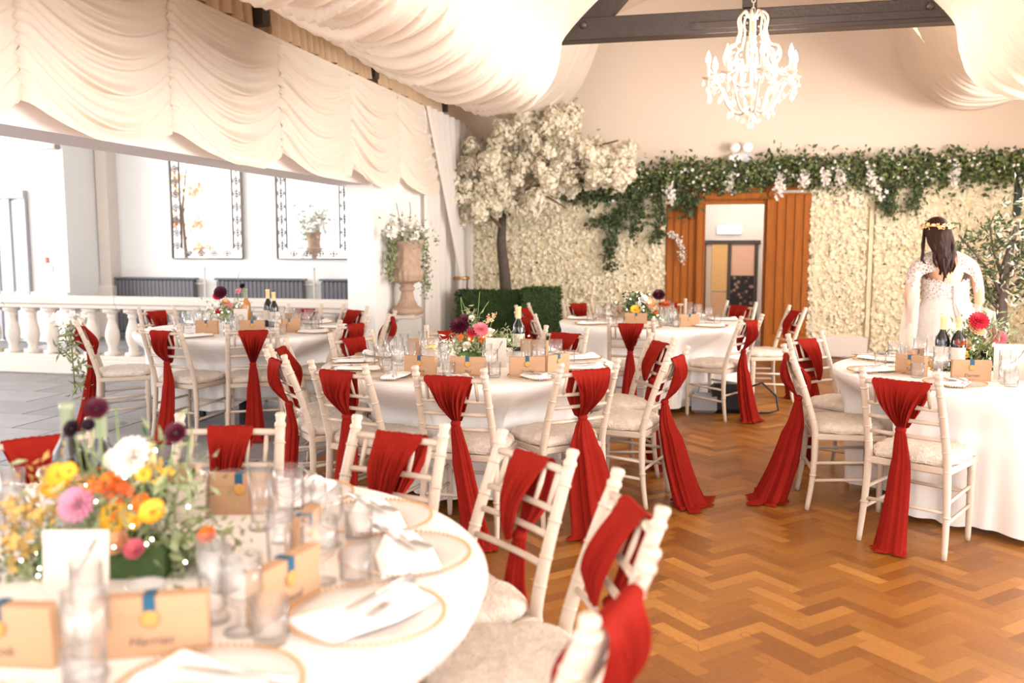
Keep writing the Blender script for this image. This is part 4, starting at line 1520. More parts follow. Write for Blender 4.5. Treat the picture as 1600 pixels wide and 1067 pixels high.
# lace band, ribbon ties and covered seam
def laceband(u, v):
    a = 2 * PI * u
    back = max(0, -math.sin(a))
    z = 1.215 - 0.13 * v + (1 - v) * (0.10 * max(0, math.sin(a)) + 0.03 * abs(math.cos(a)))
    k = 1.06
    return (0.002 + 0.160 * k * math.cos(a), 0.122 * k * math.sin(a), z + 0.008 * math.sin(24 * a) * (1 if v > 0.9 or v < 0.1 else 0))
MB().grid(laceband, 100, 6, wrap=True).build('lace_band', 'lace', person)
s = MB().tube([(0.02, -0.135, 1.19), (0.025, -0.142, 1.05), (0.045, -0.19, 0.92)], 0.007, 6)
s.tube([(0.02, -0.135, 1.19), (0.035, -0.145, 1.06), (0.075, -0.19, 0.94)], 0.007, 6)
s.build('ribbon_tie', 'gown_ivory', person)
# lace cape: cap sleeves and yoke leaving the back bare below
def cape(sgn):
    def fn(u, v):
        # u: round the shoulder (back -> front), v: from neck outward and down the arm
        pts = [(-0.02 + sgn * 0.075, 1.435), (sgn * 0.135 - 0.01, 1.415), (sgn * 0.205 - 0.01, 1.375), (sgn * 0.255 - 0.01, 1.30), (sgn * 0.275 - 0.01, 1.21)]
        k = min(3, int(v * 4))
        t_ = v * 4 - k
        x = pts[k][0] * (1 - t_) + pts[k + 1][0] * t_ - (0.030 * v if sgn > 0 else 0)
        z = pts[k][1] * (1 - t_) + pts[k + 1][1] * t_
        a = (u - 0.5) * PI * 1.25
        ry = 0.080 + 0.0 * v
        y = math.sin(a) * ry
        dn = (1 - math.cos(a)) * 0.11 * (1 - 0.35 * v)
        sc_ = 0.012 * math.sin(30 * u + 20 * v)
        return (x - sgn * (1 - math.cos(a)) * 0.035 * v + sc_ * (v > 0.95), y - 0.008, z - dn + 0.014)
    return fn
for sgn in (-1, 1):
    MB().grid(cape(sgn), 30, 22).build('lace_sleeve', 'lace', person)
def veil_l(u, v):
    a = (u - 0.5) * PI * 1.2
    x = -0.265 - 0.035 * v + 0.045 * (1 - math.cos(a)) + 0.012 * math.sin(12 * u + 4 * v)
    return (x, 0.0 + math.sin(a) * (0.085 + 0.05 * v), 1.27 - 0.78 * v)
MB().grid(veil_l, 26, 20).build('tulle_sleeve', 'tulle', person)
def veil_r(u, v):
    a = (u - 0.5) * PI
    return (0.05 + 0.26 * u + 0.03 * v * math.sin(9 * u), -0.17 - 0.07 * math.sin(PI * u) - 0.10 * v + 0.02 * math.sin(26 * u), 1.10 - 0.45 * v - 0.10 * u)
MB().grid(veil_r, 40, 14).build('tulle_overskirt', 'tulle', person)
# hair: a cap with long locks
hair = MB().ball((-0.080, -0.002, 1.612), (0.088, 0.098, 0.088), 18, 12)
for k in range(34):
    q = k / 33
    a = PI * (1.05 + 0.9 * q)
    x0_, y0_ = -0.080 + 0.082 * math.cos(a), 0.0 + 0.092 * math.sin(a)
    end = 1.24 + 0.10 * abs(q - 0.55) * 2 + rng.uniform(-0.03, 0.05)
    xe = -0.040 + (q - 0.5) * 0.10 + rng.uniform(-0.015, 0.015)
    pts = []
    for i in range(9):
        t_ = i / 8
        wv = 0.013 * math.sin(13 * t_ + k * 0.9) * t_
        pts.append((x0_ * (1 - t_) + xe * t_ + wv, y0_ * (1 - t_) ** 1.5 - (0.105 + 0.03 * math.sin(3 * t_)) * (1 - (1 - t_) ** 1.5), 1.62 * (1 - t_) + end * t_))
    hair.tube(pts, [0.020, 0.021, 0.021, 0.020, 0.019, 0.017, 0.014, 0.010, 0.004], 6)
for k in range(5):     # loose front locks on the left
    pts = [(-0.155, 0.03, 1.60), (-0.165 - 0.004 * k, 0.03 - 0.02 * k, 1.48), (-0.16 - 0.01 * k, -0.02 * k, 1.38), (-0.13 - 0.01 * k, -0.03 - 0.015 * k, 1.27 + 0.02 * k)]
    hair.tube(pts, [0.012, 0.011, 0.009, 0.003], 5)
hair.build('hair', 'hair_brown', person)
cr = thing('tiara', 'narrow crown of gold and blush flowers in the bride\'s hair', 'crown', (BX, BY, 1.615), RZ)
MB().tube([(-0.080 + 0.094 * math.cos(a), 0.002 + 0.104 * math.sin(a), 0.012) for a in np.linspace(0, 2 * PI, 33)], 0.008, 6).build('wire', 'gold', cr)
for k in range(22):
    a = 2 * PI * k / 22
    p_ = np.array([[-0.080 + 0.099 * math.cos(a), 0.002 + 0.109 * math.sin(a), 0.012 + 0.010 * math.sin(5 * a)]])
    V, F = scatter(FL_V, FL_F, np.repeat(p_, 3, 0) + nrng.normal(size=(3, 3)) * 0.008, rand_rots(3, np.tile([math.cos(a), math.sin(a), 0.4], (3, 1)), 0.5), 0.018)
    np_obj('flower', V, F, 'petal_peach' if k % 2 else 'foil_gold', cr, False)
bq = thing('wrapped_bouquet', 'small white wrapped posy hanging from the bride\'s right hand', 'bouquet', (BX + 0.27, BY + 0.17, 0.86), RZ)
MB().lathe([(0.012, -0.08), (0.022, -0.02), (0.030, 0.03), (0.055, 0.09), (0.02, 0.09)], 14, (0, 0, -0.04), axis=(-0.15, -0.3, 1)).build('wrap', 'gown_ivory', bq)
P = nrng.normal(size=(60, 3)) * np.array([0.035, 0.035, 0.025]) + np.array([-0.01, -0.03, 0.055])
V, F = scatter(FL_V, FL_F, P, rand_rots(60), 0.026)
np_obj('blossoms', V, F, 'petal_white', bq, False)

# ---- plants standing left of the frame in the annexe; the two wall mirrors show their reflections
t = thing('pedestal_urn', 'stone urn of tall foliage in the annexe, seen reflected in the right mirror', 'urn', (-8.45, 7.45, 0))
MB().box((0, 0, 0.48), (0.34, 0.34, 0.96), bev=0.02).build('pedestal', 'stone_white', t, False)
MB().lathe([(r_ * 0.95, z_ + 0.96) for r_, z_ in pr[1:-2]], 40, fn=lambda a, z: 1).build('body', 'stone_urn', t)
P = np.concatenate([nrng.normal(size=(520, 3)) * np.array([0.20, 0.18, 0.24]) + np.array([0, 0, 1.98]), nrng.normal(size=(160, 3)) * np.array([0.07, 0.07, 0.3]) + np.array([-0.26, 0, 1.6])])
leaf_cloud('foliage', P, None, (0.06, 0.13), 'leaf_sage', t, tpl=SLIM_V)
P = nrng.normal(size=(120, 3)) * np.array([0.18, 0.16, 0.15]) + np.array([0.05, 0, 1.95])
V, F = scatter(FL_V, FL_F, P, rand_rots(120), 0.05)
np_obj('white_flowers', V, F, 'petal_white', t, False)['kind'] = 'stuff'
t = thing('autumn_tree', 'slender tree with orange blossom in the annexe, reflected in the left mirror', 'tree', (-11.1, 8.0, 0))
MB().tube([(0, 0, 0), (-0.05, 0, 1.2), (-0.1, 0, 2.2), (0.05, 0, 3.2)], [0.05, 0.045, 0.035, 0.015], 8).build('trunk', 'branch', t)
for b in ([(-0.08, 0, 1.5), (0.15, 0, 1.9), (0.35, 0, 2.0)], [(-0.1, 0, 2.1), (0.1, 0, 2.5), (0.35, 0, 2.75)], [(-0.1, 0, 2.2), (-0.25, 0, 2.6), (-0.2, 0, 3.0)], [(-0.05, 0, 1.2), (0.2, 0, 1.45), (0.45, 0, 1.4)], [(-0.1, 0, 1.9), (-0.3, 0, 2.1), (-0.35, 0, 1.8)]):
    o = MB().tube(b, [0.018, 0.012, 0.006], 6).build('branch', 'branch', t)
    P = seg_points(b[1:], 60, 0.07)
    V, F = scatter(FL_V, FL_F, P, rand_rots(60), 0.05)
    np_obj('blossoms', V, F, 'petal_peach', o, False)['kind'] = 'stuff'
# ================================================================== TABLES AND CHAIRS
TOP = 0.762          # top of the tablecloths
TABLES = {
    'A': dict(c=(-1.35, 1.68), r=0.875, hem=0.05, nm='front table', dr=0.0),
    'B': dict(c=(-1.50, 5.30), r=0.900, hem=0.07, nm='centre table', dr=0.0),
    'C': dict(c=(-0.62, 8.60), r=0.890, hem=0.05, nm='table by the oak doorway', dr=0.0),
    'D': dict(c=(1.52, 5.64), r=0.845, hem=0.03, nm='right-hand table', dr=0.0),
    'E': dict(c=(-4.00, 7.03), r=0.920, hem=0.13, nm='table by the balustrade', dr=0.10),
}
# back-top midpoint, direction it faces (deg), where, sash tail (sideways, back, flare), sash front offset
CH_ = [
    ('A1', -2.24, 2.52, -38, 'at the front table, cut by the left edge', (0.0, 0.0, 0.09)),
    ('A2', -1.69, 2.84, -76, 'at the far side of the front table, above the kraft card', (0.0, 0.0, 0.08)),
    ('A3', -1.06, 2.87, -103, 'at the far side of the front table, third from left', (0.02, 0.0, 0.07)),
    ('A4', -0.54, 2.67, -131, 'right of the front table, with its pale seat fully visible', (-0.02, 0.0, 0.08)),
    ('A5', -0.18, 2.19, -157, 'right of the front table, second nearest the camera', (0.0, 0.0, 0.07)),
    ('A6', -0.15, 1.56, 168, 'right of the front table, nearest the camera', (0.0, 0.0, 0.08)),
    ('B1', -1.28, 4.14, 87, 'at the near side of the centre table, middle one', (0.14, 0.02, 0.08)),
    ('B2', -0.64, 4.53, 134, 'at the near right of the centre table, flared tail', (0.02, 0.03, 0.19)),
    ('B3', -1.89, 4.19, 73, 'at the near left of the centre table, beside the overlapping pair', (-0.01, 0.0, 0.10)),
    ('B4', -2.42, 4.53, 44, 'left of the centre table, nearer of the overlapping pair', (0.0, 0.0, 0.08)),
    ('B5', -2.68, 5.06, 12, 'left of the centre table, farther of the overlapping pair', (0.0, 0.0, 0.10)),
    ('B6', -2.48, 5.74, -28, 'at the far left of the centre table, behind stacked plates', (0.0, 0.0, 0.08)),
    ('B7', -1.95, 6.36, -66, 'behind the centre table, hidden by glasses and lemon jug', (0.0, 0.0, 0.08)),
    ('B8', -1.08, 6.40, -114, 'behind the centre table on the right, facing the camera', (0.0, 0.0, 0.08)),
    ('B9', -0.22, 5.17, 166, 'right of the centre table, nearer of two', (0.0, 0.06, 0.16)),
    ('B10', -0.36, 5.95, -152, 'right of the centre table, farther of two', (0.0, 0.0, 0.09)),
    ('C1', -1.52, 9.62, -50, 'behind the doorway table, beside the right hedge block', (0.0, 0.0, 0.07)),
    ('C2', -1.93, 8.72, -8, 'left of the doorway table, farther, against the hedge', (0.0, 0.0, 0.07)),
    ('C3', -1.66, 7.62, 40, 'left of the doorway table, nearer one before the hedge', (0.0, 0.0, 0.08)),
    ('C4', -0.70, 7.26, 90, 'at the near side of the doorway table, back to camera', (-0.02, 0.0, 0.09)),
    ('C5', 0.27, 7.78, 150, 'right of the doorway table, seen whole, long trailing sash', (-0.03, 0.03, 0.12)),
    ('C6', 0.22, 9.66, -126, 'in front of the open oak doorway', (0.0, 0.0, 0.07)),
    ('C7', 0.73, 9.01, -160, 'right of the doorway table, before the right oak panel', (0.0, 0.0, 0.09)),
    ('C8', -0.55, 9.98, -92, 'behind the doorway table, hidden by the flowers', (0.0, 0.0, 0.07)),
    ('D1', 0.83, 4.50, 58, 'at the right-hand table, nearest, back to the camera', (-0.01, 0.0, 0.082)),
    ('D2', 0.38, 5.40, 3, 'left of the right-hand table, nearer one, seen side-on', (0.04, 0.06, 0.16)),
    ('D3', 0.56, 6.36, -42, 'left of the right-hand table, farther one', (0.0, 0.0, 0.10)),
    ('E1', -5.03, 6.20, 34, 'leftmost at the balustrade table, seen side-on', (0.0, 0.02, 0.11)),
    ('E2', -4.06, 5.86, 82, 'at the balustrade table, near side, left of two', (-0.02, 0.0, 0.10)),
    ('E3', -3.40, 6.05, 118, 'at the balustrade table, near side, right of two', (0.0, 0.0, 0.09)),
    ('E4', -5.30, 7.62, -25, 'at the far left of the balustrade table', (0.0, 0.0, 0.08)),
    ('E5', -4.03, 8.22, -90, 'behind the balustrade table, right of the wine bottles', (0.0, 0.0, 0.08)),
    ('E6', -3.46, 8.15, -118, 'behind the balustrade table, farthest right', (0.0, 0.0, 0.08)),
    ('E7', -2.86, 6.72, 165, 'right of the balustrade table, nearer one', (0.0, 0.0, 0.08)),
    ('E8', -2.80, 7.42, -168, 'right of the balustrade table, beside the urn wall', (0.0, 0.0, 0.09)),
]
RAKE = 0.32


def origin(c):
    a = math.radians(c[3])
    return c[1] + RAKE * math.cos(a), c[2] + RAKE * math.sin(a)


# ---- tables and cloths
leg_src = top_src = None
for key, T in TABLES.items():
    cx, cy_ = T['c']
    r = T['r']
    t = thing('round_table', f"round banquet table under the white cloth, the {T['nm']}", 'table', (cx, cy_, 0))
    if leg_src is None:
        top_src = MB().lathe([(0.0, 0.718), (0.80, 0.718), (0.80, 0.748), (0.0, 0.748)], 48).build('tabletop', 'dark_timber', t, False)
        leg_src = MB().box((0, 0, 0.36), (0.045, 0.045, 0.715)).build('leg', 'black', t, False)
        legs = [leg_src]
        for _ in range(3):
            legs.append(shared('leg', leg_src, t))
    else:
        shared('tabletop', top_src, t)
        legs = [shared('leg', leg_src, t) for _ in range(4)]
    for k, o in enumerate(legs):
        a = math.radians(22 + 90 * k)
        o.location = (0.40 * math.cos(a), 0.40 * math.sin(a), 0)
    dents = []
    for c in CH_:
        if c[0][0] == key:
            ox, oy = origin(c)
            d = math.hypot(ox - cx, oy - cy_)
            dents.append((math.atan2(oy - cy_, ox - cx), max(0.0, r - (d - 0.29))))
    rr = random.Random(ord(key))
    ph = [rr.uniform(0, 6.28) for _ in range(6)]
    NT, NR = 260, 16
    V, F = [(0, 0, TOP)], []
    for q in (0.3, 0.6, 0.9, 0.985):
        for j in range(NT):
            a = 2 * PI * j / NT
            V.append((r * q * math.cos(a), r * q * math.sin(a), TOP))
    for i in range(NR + 1):
        v = i / NR
        for j in range(NT):
            a = 2 * PI * j / NT
            hem = T['hem'] + T['dr'] * (0.5 - 0.5 * math.cos(4 * a + 0.6)) + 0.006 * math.sin(9 * a + ph[0])
            z = (TOP - 0.008) * (1 - v) + hem * v
            dent = 0.0
            for da, dd in dents:
                x = (a - da + PI) % (2 * PI) - PI
                dent = max(dent, dd * math.exp(-(abs(x) / 0.40) ** 4))
            s = min(1.0, max(0.0, (0.745 - z) / 0.24))
            s = s * s * (3 - 2 * s)
            amp = 0.034 * min(1, v * 1.4) * (1 - 0.55 * min(1, dent / 0.2))
            f = math.sin(15 * a + ph[1] + 0.8 * math.sin(3 * a)) + 0.55 * math.sin(27 * a + ph[2] + 1.5 * v) + 0.3 * math.sin(44 * a + ph[3])
            R = r + 0.004 - dent * s + amp * f - 0.018 * v
            V.append((R * math.cos(a), R * math.sin(a), z))
    for j in range(NT):
        F.append([0, 1 + j, 1 + (j + 1) % NT])
    for i in range(3 + NR + 1):
        for j in range(NT):
            a = 1 + i * NT
            F.append([a + j, a + NT + j, a + NT + (j + 1) % NT, a + (j + 1) % NT])
    o = mesh_obj('tablecloth', V, F, 'cloth_white')
    o.location = (cx, cy_, 0)
    tag(o, f"white floor-length cloth over the {T['nm']}", 'tablecloth')

# ---- chiavari chair
def yb(z):
    if z < 0.44:
        t_ = z / 0.44
        return -0.205 + 0.035 * t_ + 0.012 * math.sin(PI * t_)
    return -0.17 - 0.15 * ((z - 0.44) / 0.46) ** 1.25


chair_parts = None


def chair(c):
    global chair_parts
    ox, oy = origin(c)
    rz = math.radians(c[3]) - PI / 2
    t = thing('chiavari_chair', 'limewashed wooden chair ' + c[4], 'chair', (ox, oy, 0), rz, 'limewashed chiavari chairs')
    if chair_parts is None:
        P = []
        for sx in (-1, 1):
            zs = list(np.linspace(0, 0.86, 26))
            pts = [(sx * (0.200 - 0.022 * z / 0.86 + 0.008 * (1 - min(1, z / 0.44))), yb(z), z) for z in zs]
            R = []
            for z in zs:
                q = 0.0135 + 0.006 * min(1, z / 0.35) - 0.002 * max(0, (z - 0.5) / 0.4)
                R.append(q)
            s = MB().tube(pts, R, 10)
            for z in (0.20, 0.42, 0.52, 0.60, 0.70, 0.80):
                p_ = Vector((sx * (0.200 - 0.022 * z / 0.86 + 0.008 * (1 - min(1, z / 0.44))), yb(z), z))
                d_ = Vector((0, yb(z + 0.01) - yb(z - 0.01), 0.02)).normalized()
                s.tube([p_ - d_ * 0.006, p_, p_ + d_ * 0.006], [0.0185, 0.0215, 0.0185], 10)
            P.append((s, 'post', 'chair_wood', True))
            x = sx * 0.178
            s = MB().lathe([(0.0165, -0.006), (0.0205, 0.0), (0.0205, 0.010), (0.015, 0.016), (0.0175, 0.030), (0.020, 0.040), (0.016, 0.048), (0.0, 0.050)], 12, (x, yb(0.855), 0.855), axis=(0, -0.30, 1))
            P.append((s, 'finial', 'chair_wood', True))
            s = MB().lathe([(0.012, 0.0), (0.0145, 0.03), (0.019, 0.30), (0.0195, 0.36), (0.022, 0.37), (0.019, 0.38), (0.019, 0.43)], 10, (sx * 0.185, 0.185, 0), cap0=True)
            P.append((s, 'leg', 'chair_wood', True))
            for z in (0.17, 0.27):
                P.append((MB().tube([(sx * 0.203, yb(z), z), (sx * 0.185, 0.185, z + 0.015)], 0.0095, 8), 'stretcher', 'chair_wood', True))
        P.append((MB().tube([(-0.185, 0.185, 0.25), (0.185, 0.185, 0.25)], 0.0095, 8), 'stretcher', 'chair_wood', True))
        P.append((MB().tube([(-0.203, yb(0.22), 0.22), (0.203, yb(0.22), 0.22)], 0.0095, 8), 'stretcher', 'chair_wood', True))
        for z, r_ in ((0.835, 0.0125), (0.725, 0.0105), (0.655, 0.0105), (0.575, 0.0105)):
            xx = 0.200 - 0.022 * z / 0.86
            P.append((MB().tube([(-xx, yb(z), z), (-xx * 0.5, yb(z) - 0.008, z), (0, yb(z) - 0.011, z), (xx * 0.5, yb(z) - 0.008, z), (xx, yb(z), z)], r_, 8), 'rail', 'chair_wood', True))
        for x in (-0.13, -0.065, 0.0, 0.065, 0.13):
            P.append((MB().tube([(x, yb(0.725) - 0.007, 0.725), (x, yb(0.78) - 0.009, 0.78), (x, yb(0.835) - 0.007, 0.835)], [0.007, 0.009, 0.007], 7), 'spindle', 'chair_wood', True))
        s = MB()
        for sx in (-1, 1):
            s.box((sx * 0.19, 0.01, 0.420), (0.035, 0.37, 0.036), bev=0.006)
        s.box((0, 0.19, 0.420), (0.41, 0.035, 0.036), bev=0.006).box((0, -0.165, 0.420), (0.40, 0.035, 0.036), bev=0.006)
        P.append((s, 'seat_frame', 'chair_wood', False))

        def pad(u, v):
            a = 2 * PI * u
            n_ = 3.6
            ca, sa = math.cos(a), math.sin(a)
            k = (abs(ca) ** n_ + abs(sa) ** n_) ** (-1 / n_)
            prof = [(0.0, 0.066), (0.35, 0.066), (0.7, 0.062), (0.9, 0.052), (0.985, 0.036), (1.0, 0.020), (0.97, 0.004), (0.8, 0.0)]
            i = min(6, int(v * 7))
            t_ = v * 7 - i
            rr_ = prof[i][0] * (1 - t_) + prof[i + 1][0] * t_
            zz = prof[i][1] * (1 - t_) + prof[i + 1][1] * t_
            wob = 1 + (0.010 * math.sin(13 * a) + 0.007 * math.sin(29 * a)) * rr_
            return (0.212 * k * ca * rr_ * wob, 0.018 + 0.205 * k * sa * rr_ * wob, 0.437 + zz + 0.003 * math.sin(9 * a) * rr_)
        P.append((MB().grid(pad, 64, 22, wrap=True), 'seat_cushion', 'seat_pad', True))
        chair_parts = [(s.build(n, m, t, sm), n) for s, n, m, sm in P]
    else:
        for src, n in chair_parts:
            shared(n, src, t)
    return ox, oy, rz


def sash(c, ox, oy, rz, k):
    r = random.Random(100 + k)
    tdx, tdy, fl = c[5]
    t = thing('chair_sash', 'brick red sash, chair ' + c[4], 'sash', (ox, oy, 0), rz, 'brick red chair sashes')
    ph = [r.uniform(0, 6.28) for _ in range(6)]
    wt = {'D1': 0.138, 'A1': 0.11, 'A2': 0.083, 'A3': 0.098, 'A4': 0.088, 'A5': 0.095, 'B1': 0.125, 'B2': 0.122, 'B3': 0.112, 'B8': 0.125, 'E2': 0.092}.get(c[0], r.uniform(0.098, 0.116))
    kx = r.uniform(-0.012, 0.012)
    off = r.uniform(-0.012, 0.012)
    zk = r.uniform(0.590, 0.615)
    yr, zr = yb(0.835) - 0.009, 0.835
    n1, n2 = r.choice([3, 4, 4]), r.choice([7, 8, 9])

    def fold(u, v):
        w1 = math.sin(n2 * PI * u + ph[1] - v)
        return 0.45 * math.sin(n1 * PI * u + ph[0] + 0.8 * v) + 0.55 * (1 - 2 * abs(w1) ** 0.7) + 0.15 * math.sin(31 * u + ph[5])

    def drape(u, v):
        s = 2 * u - 1
        f = fold(u, v)
        if v < 0.40:          # front fall, from the knot up to the rail
            q = v / 0.40
            w_ = 0.020 + (wt * 0.96 - 0.020) * (q ** 1.0)
            x = kx * (1 - q) + off * q + s * w_
            y = (yb(zk) + 0.012) * (1 - q) + (yr + 0.020) * q + 0.030 * math.sin(PI * q) + f * (0.010 * (1 - q) ** 2 + 0.026 * math.sin(PI * q) ** 1.3) + 0.004
            z = (zk - 0.01) * (1 - q) + (zr + 0.002) * q + 0.012 * (1 - q) * abs(s)
            return (x, y, z)
        if v < 0.52:          # over the rail
            q = (v - 0.40) / 0.12
            a = PI * q
            return (off + s * wt * (0.96 + 0.04 * q), yr + 0.020 * math.cos(a), zr + 0.002 + 0.021 * math.sin(a) + 0.0025 * f)
        q = (v - 0.52) / 0.48   # back fall down to the knot
        w_ = 0.022 + (wt - 0.022) * ((1 - q) ** 1.08)
        x = off * (1 - q) + kx * q + s * w_
        y = (yr - 0.020) * (1 - q) + (yb(zk) - 0.034) * q - 0.034 * math.sin(PI * q) - f * (0.009 * q + 0.028 * math.sin(PI * q) ** 1.3)
        z = (zr + 0.002) * (1 - q) + zk * q - 0.030 * (1 - q) * q * (1 - s * s) + 0.010 * q * abs(s)
        return (x, y, z)
    MB().grid(drape, 71, 46).build('drape', 'red_chiffon', t)
    yk = yb(zk) - 0.030
    MB().ball((kx, yk, zk - 0.004), (0.027, 0.024, 0.020), 12, 8).build('knot', 'red_chiffon', t)

    nf = r.choice([4, 5, 6])

    def tail(u, v):
        # a loose bundle of chiffon: closed round the section, deeply pleated, trailing on the floor
        a = 2 * PI * u
        q = min(1.0, v / 0.93)
        w_ = 0.021 + (fl - 0.021) * (0.40 * min(1, q * 3.2) ** 0.7 + 0.60 * q ** 1.3)
        d_ = 0.017 + (0.62 * fl - 0.017) * (0.35 * min(1, q * 3) + 0.65 * q)
        pl = 1 - (0.34 * min(1, q * 4)) * abs(math.sin(nf * a * 0.5 + ph[2] + 0.5 * v)) ** 0.8 + 0.10 * math.sin((2 * nf + 1) * a + ph[3])
        s = math.cos(a) * pl
        f = math.sin(a) * pl
        x = kx + tdx * q ** 1.3 + s * w_
        ztop = zk - 0.012
        z = ztop * (1 - q) + 0.016 * q
        base = (min(yb(max(z, 0.0)), yb(0.42)) if z < 0.44 else yb(z)) - 0.018 - 0.012 * q
        y = base - d_ - tdy * q + f * d_
        if v > 0.93:
            e = (v - 0.93) / 0.07
            k_ = 1 + 0.55 * e * (0.6 + 0.4 * math.sin(3 * a + ph[4]))
            x = kx + tdx * (1 + 0.2 * e) + s * w_ * k_
            y = base - d_ - tdy * (1 + 0.5 * e) + f * d_ * k_
            z = 0.016 + 0.010 * math.sin(PI * e) * (1 + math.sin(5 * a)) * 0.5 - 0.008 * e
        return (x, y, max(0.006, z))
    MB().grid(tail, 60, 40, wrap=True).build('tail', 'red_chiffon', t)


for k, c in enumerate(CH_):
    sash(c, *chair(c), k)

# ================================================================== TABLEWARE
def lettering(txt, size, m, parent, loc, rot=(PI / 2, 0, 0)):
    cu = bpy.data.curves.new('lettering', 'FONT')
    cu.body = txt
    cu.size = size
    cu.align_x = 'CENTER'
    cu.resolution_u = 2
    cu.extrude = 0.0003
    cu.shear = 0.25
    o = bpy.data.objects.new('lettering', cu)
    link(o)
    bpy.context.view_layer.update()
    me = bpy.data.meshes.new_from_object(o)
    bpy.data.objects.remove(o)
    me.materials.clear()
    me.materials.append(M[m])
    q = bpy.data.objects.new('lettering', me)
    link(q, parent)
    q.location = loc
    q.rotation_euler = rot
    return q


PLATE = {}


def plate(x, y, lab):
    t = thing('charger_plate', lab, 'plate', (x, y, TOP + 0.0005), 0, 'glass charger plates')
    if not PLATE:
        s = MB().lathe([(0.0, 0.002), (0.09, 0.002), (0.105, 0.006), (0.151, 0.0145), (0.153, 0.0125), (0.150, 0.011)], 48)
        PLATE['disc'] = s.build('disc', 'plate_glass', t)
        s = MB()
        for k in range(76):
            a = 2 * PI * k / 76
            s.ball((0.153 * math.cos(a), 0.153 * math.sin(a), 0.0145), 0.0042, 6, 4)
        PLATE['rim'] = s.build('beaded_rim', 'gold', t)
    else:
        shared('disc', PLATE['disc'], t)
        shared('beaded_rim', PLATE['rim'], t)


def napkin_fn(u, v):
    # folded linen, narrow towards one end, slightly slumped, with two turned edges
    s = 2 * u - 1
    L_ = (v - 0.5) * 0.27
    wd = 0.040 + 0.030 * min(1, v * 2.2)
    x = s * wd
    edge = 1 - abs(s) ** 6
    z = 0.004 + edge * (0.012 + 0.010 * math.exp(-((v - 0.12) / 0.10) ** 2) + 0.004 * math.sin(3 * s + 4 * v)) * min(1, (1 - abs(2 * v - 1)) * 14)
    z += 0.004 * (1 if s > 0.1 else 0) * min(1, (1 - abs(2 * v - 1)) * 14)
    return (x, L_ + 0.012 * s, z)


NAP = None


def napkin(x, y, rz, lab):
    global NAP
    if NAP is None:
        NAP = MB().grid(napkin_fn, 17, 25).build('napkin', 'napkin_white')
        o = NAP
    else:
        o = shared('napkin', NAP)
    o.location = (x, y, TOP + 0.006)
    o.rotation_euler = (0, 0, rz)
    tag(o, lab, 'napkin', 'folded white napkins')


CUT = {}


def cutlery(kind, x, y, rz, lab, z=TOP + 0.026):
    t = thing(kind, lab, kind, (x, y, z), rz, 'silver cutlery on the napkins')
    if kind not in CUT:
        h = MB().tube([(0, -0.10, 0.004), (0, -0.05, 0.005), (0, 0.02, 0.004)], [0.007, 0.005, 0.0035], 7)
        if kind == 'fork':
            d = MB().box((0, 0.035, 0.004), (0.022, 0.03, 0.003))
            for q in range(4):
                d.box((-0.009 + 0.006 * q, 0.072, 0.005), (0.0028, 0.046, 0.0025))
        else:
            d = MB().add([(-0.004, 0.02, 0.002), (0.008, 0.02, 0.002), (0.010, 0.10, 0.002), (0.0, 0.125, 0.002), (-0.004, 0.02, 0.005), (0.008, 0.02, 0.005), (0.010, 0.10, 0.005), (0.0, 0.125, 0.005)],
                         [[3, 2, 1, 0], [4, 5, 6, 7], [0, 1, 5, 4], [1, 2, 6, 5], [2, 3, 7, 6], [3, 0, 4, 7]])
        CUT[kind] = [(h.build('handle', 'silver', t), 'handle'), (d.build('tines' if kind == 'fork' else 'blade', 'silver', t, False), 'tines' if kind == 'fork' else 'blade')]
    else:
        for src, n in CUT[kind]:
            shared(n, src, t)


ENV = {}


def name_card(x, y, rz, txt, lab, ink='ink', hz=0.0):
    t = thing('kraft_card', lab, 'card', (x, y, TOP + 0.0005), rz, 'kraft name envelopes')
    W, H, D = 0.198, 0.112, 0.030
    if not ENV:
        ENV['box'] = MB().box((0, 0, H / 2), (W, D, H), bev=0.0015).build('envelope', 'paper_kraft', t, False)
        ENV['flap'] = MB().box((0, -D / 2 - 0.001, H - 0.016), (W - 0.002, 0.002, 0.032)).build('flap', 'paper_kraft', t, False)
        ENV['ribbon'] = MB().box((0.0, -D / 2 - 0.003, H - 0.013), (0.021, 0.0015, 0.030)).box((0.0, 0, H + 0.0008), (0.021, D + 0.006, 0.0015)).build('ribbon', 'ribbon_teal', t, False)
        ENV['seal'] = MB().lathe([(0.0, 0.0), (0.0145, 0.0), (0.016, 0.002), (0.013, 0.0035), (0.009, 0.003), (0.0, 0.003)], 16, (0, -D / 2 - 0.0022, H - 0.040), axis=(0, -1, 0)).build('seal', 'seal_gold', t)
    else:
        for n in ('box', 'flap', 'ribbon', 'seal'):
            shared(ENV[n].name.split('.')[0], ENV[n], t)
    if txt:
        lettering(txt, 0.026, ink, t, (0, -D / 2 - 0.0006, 0.022))


GL = {}


def rib(k, amt):
    return lambda a, z: 1 + amt * math.cos(k * a)


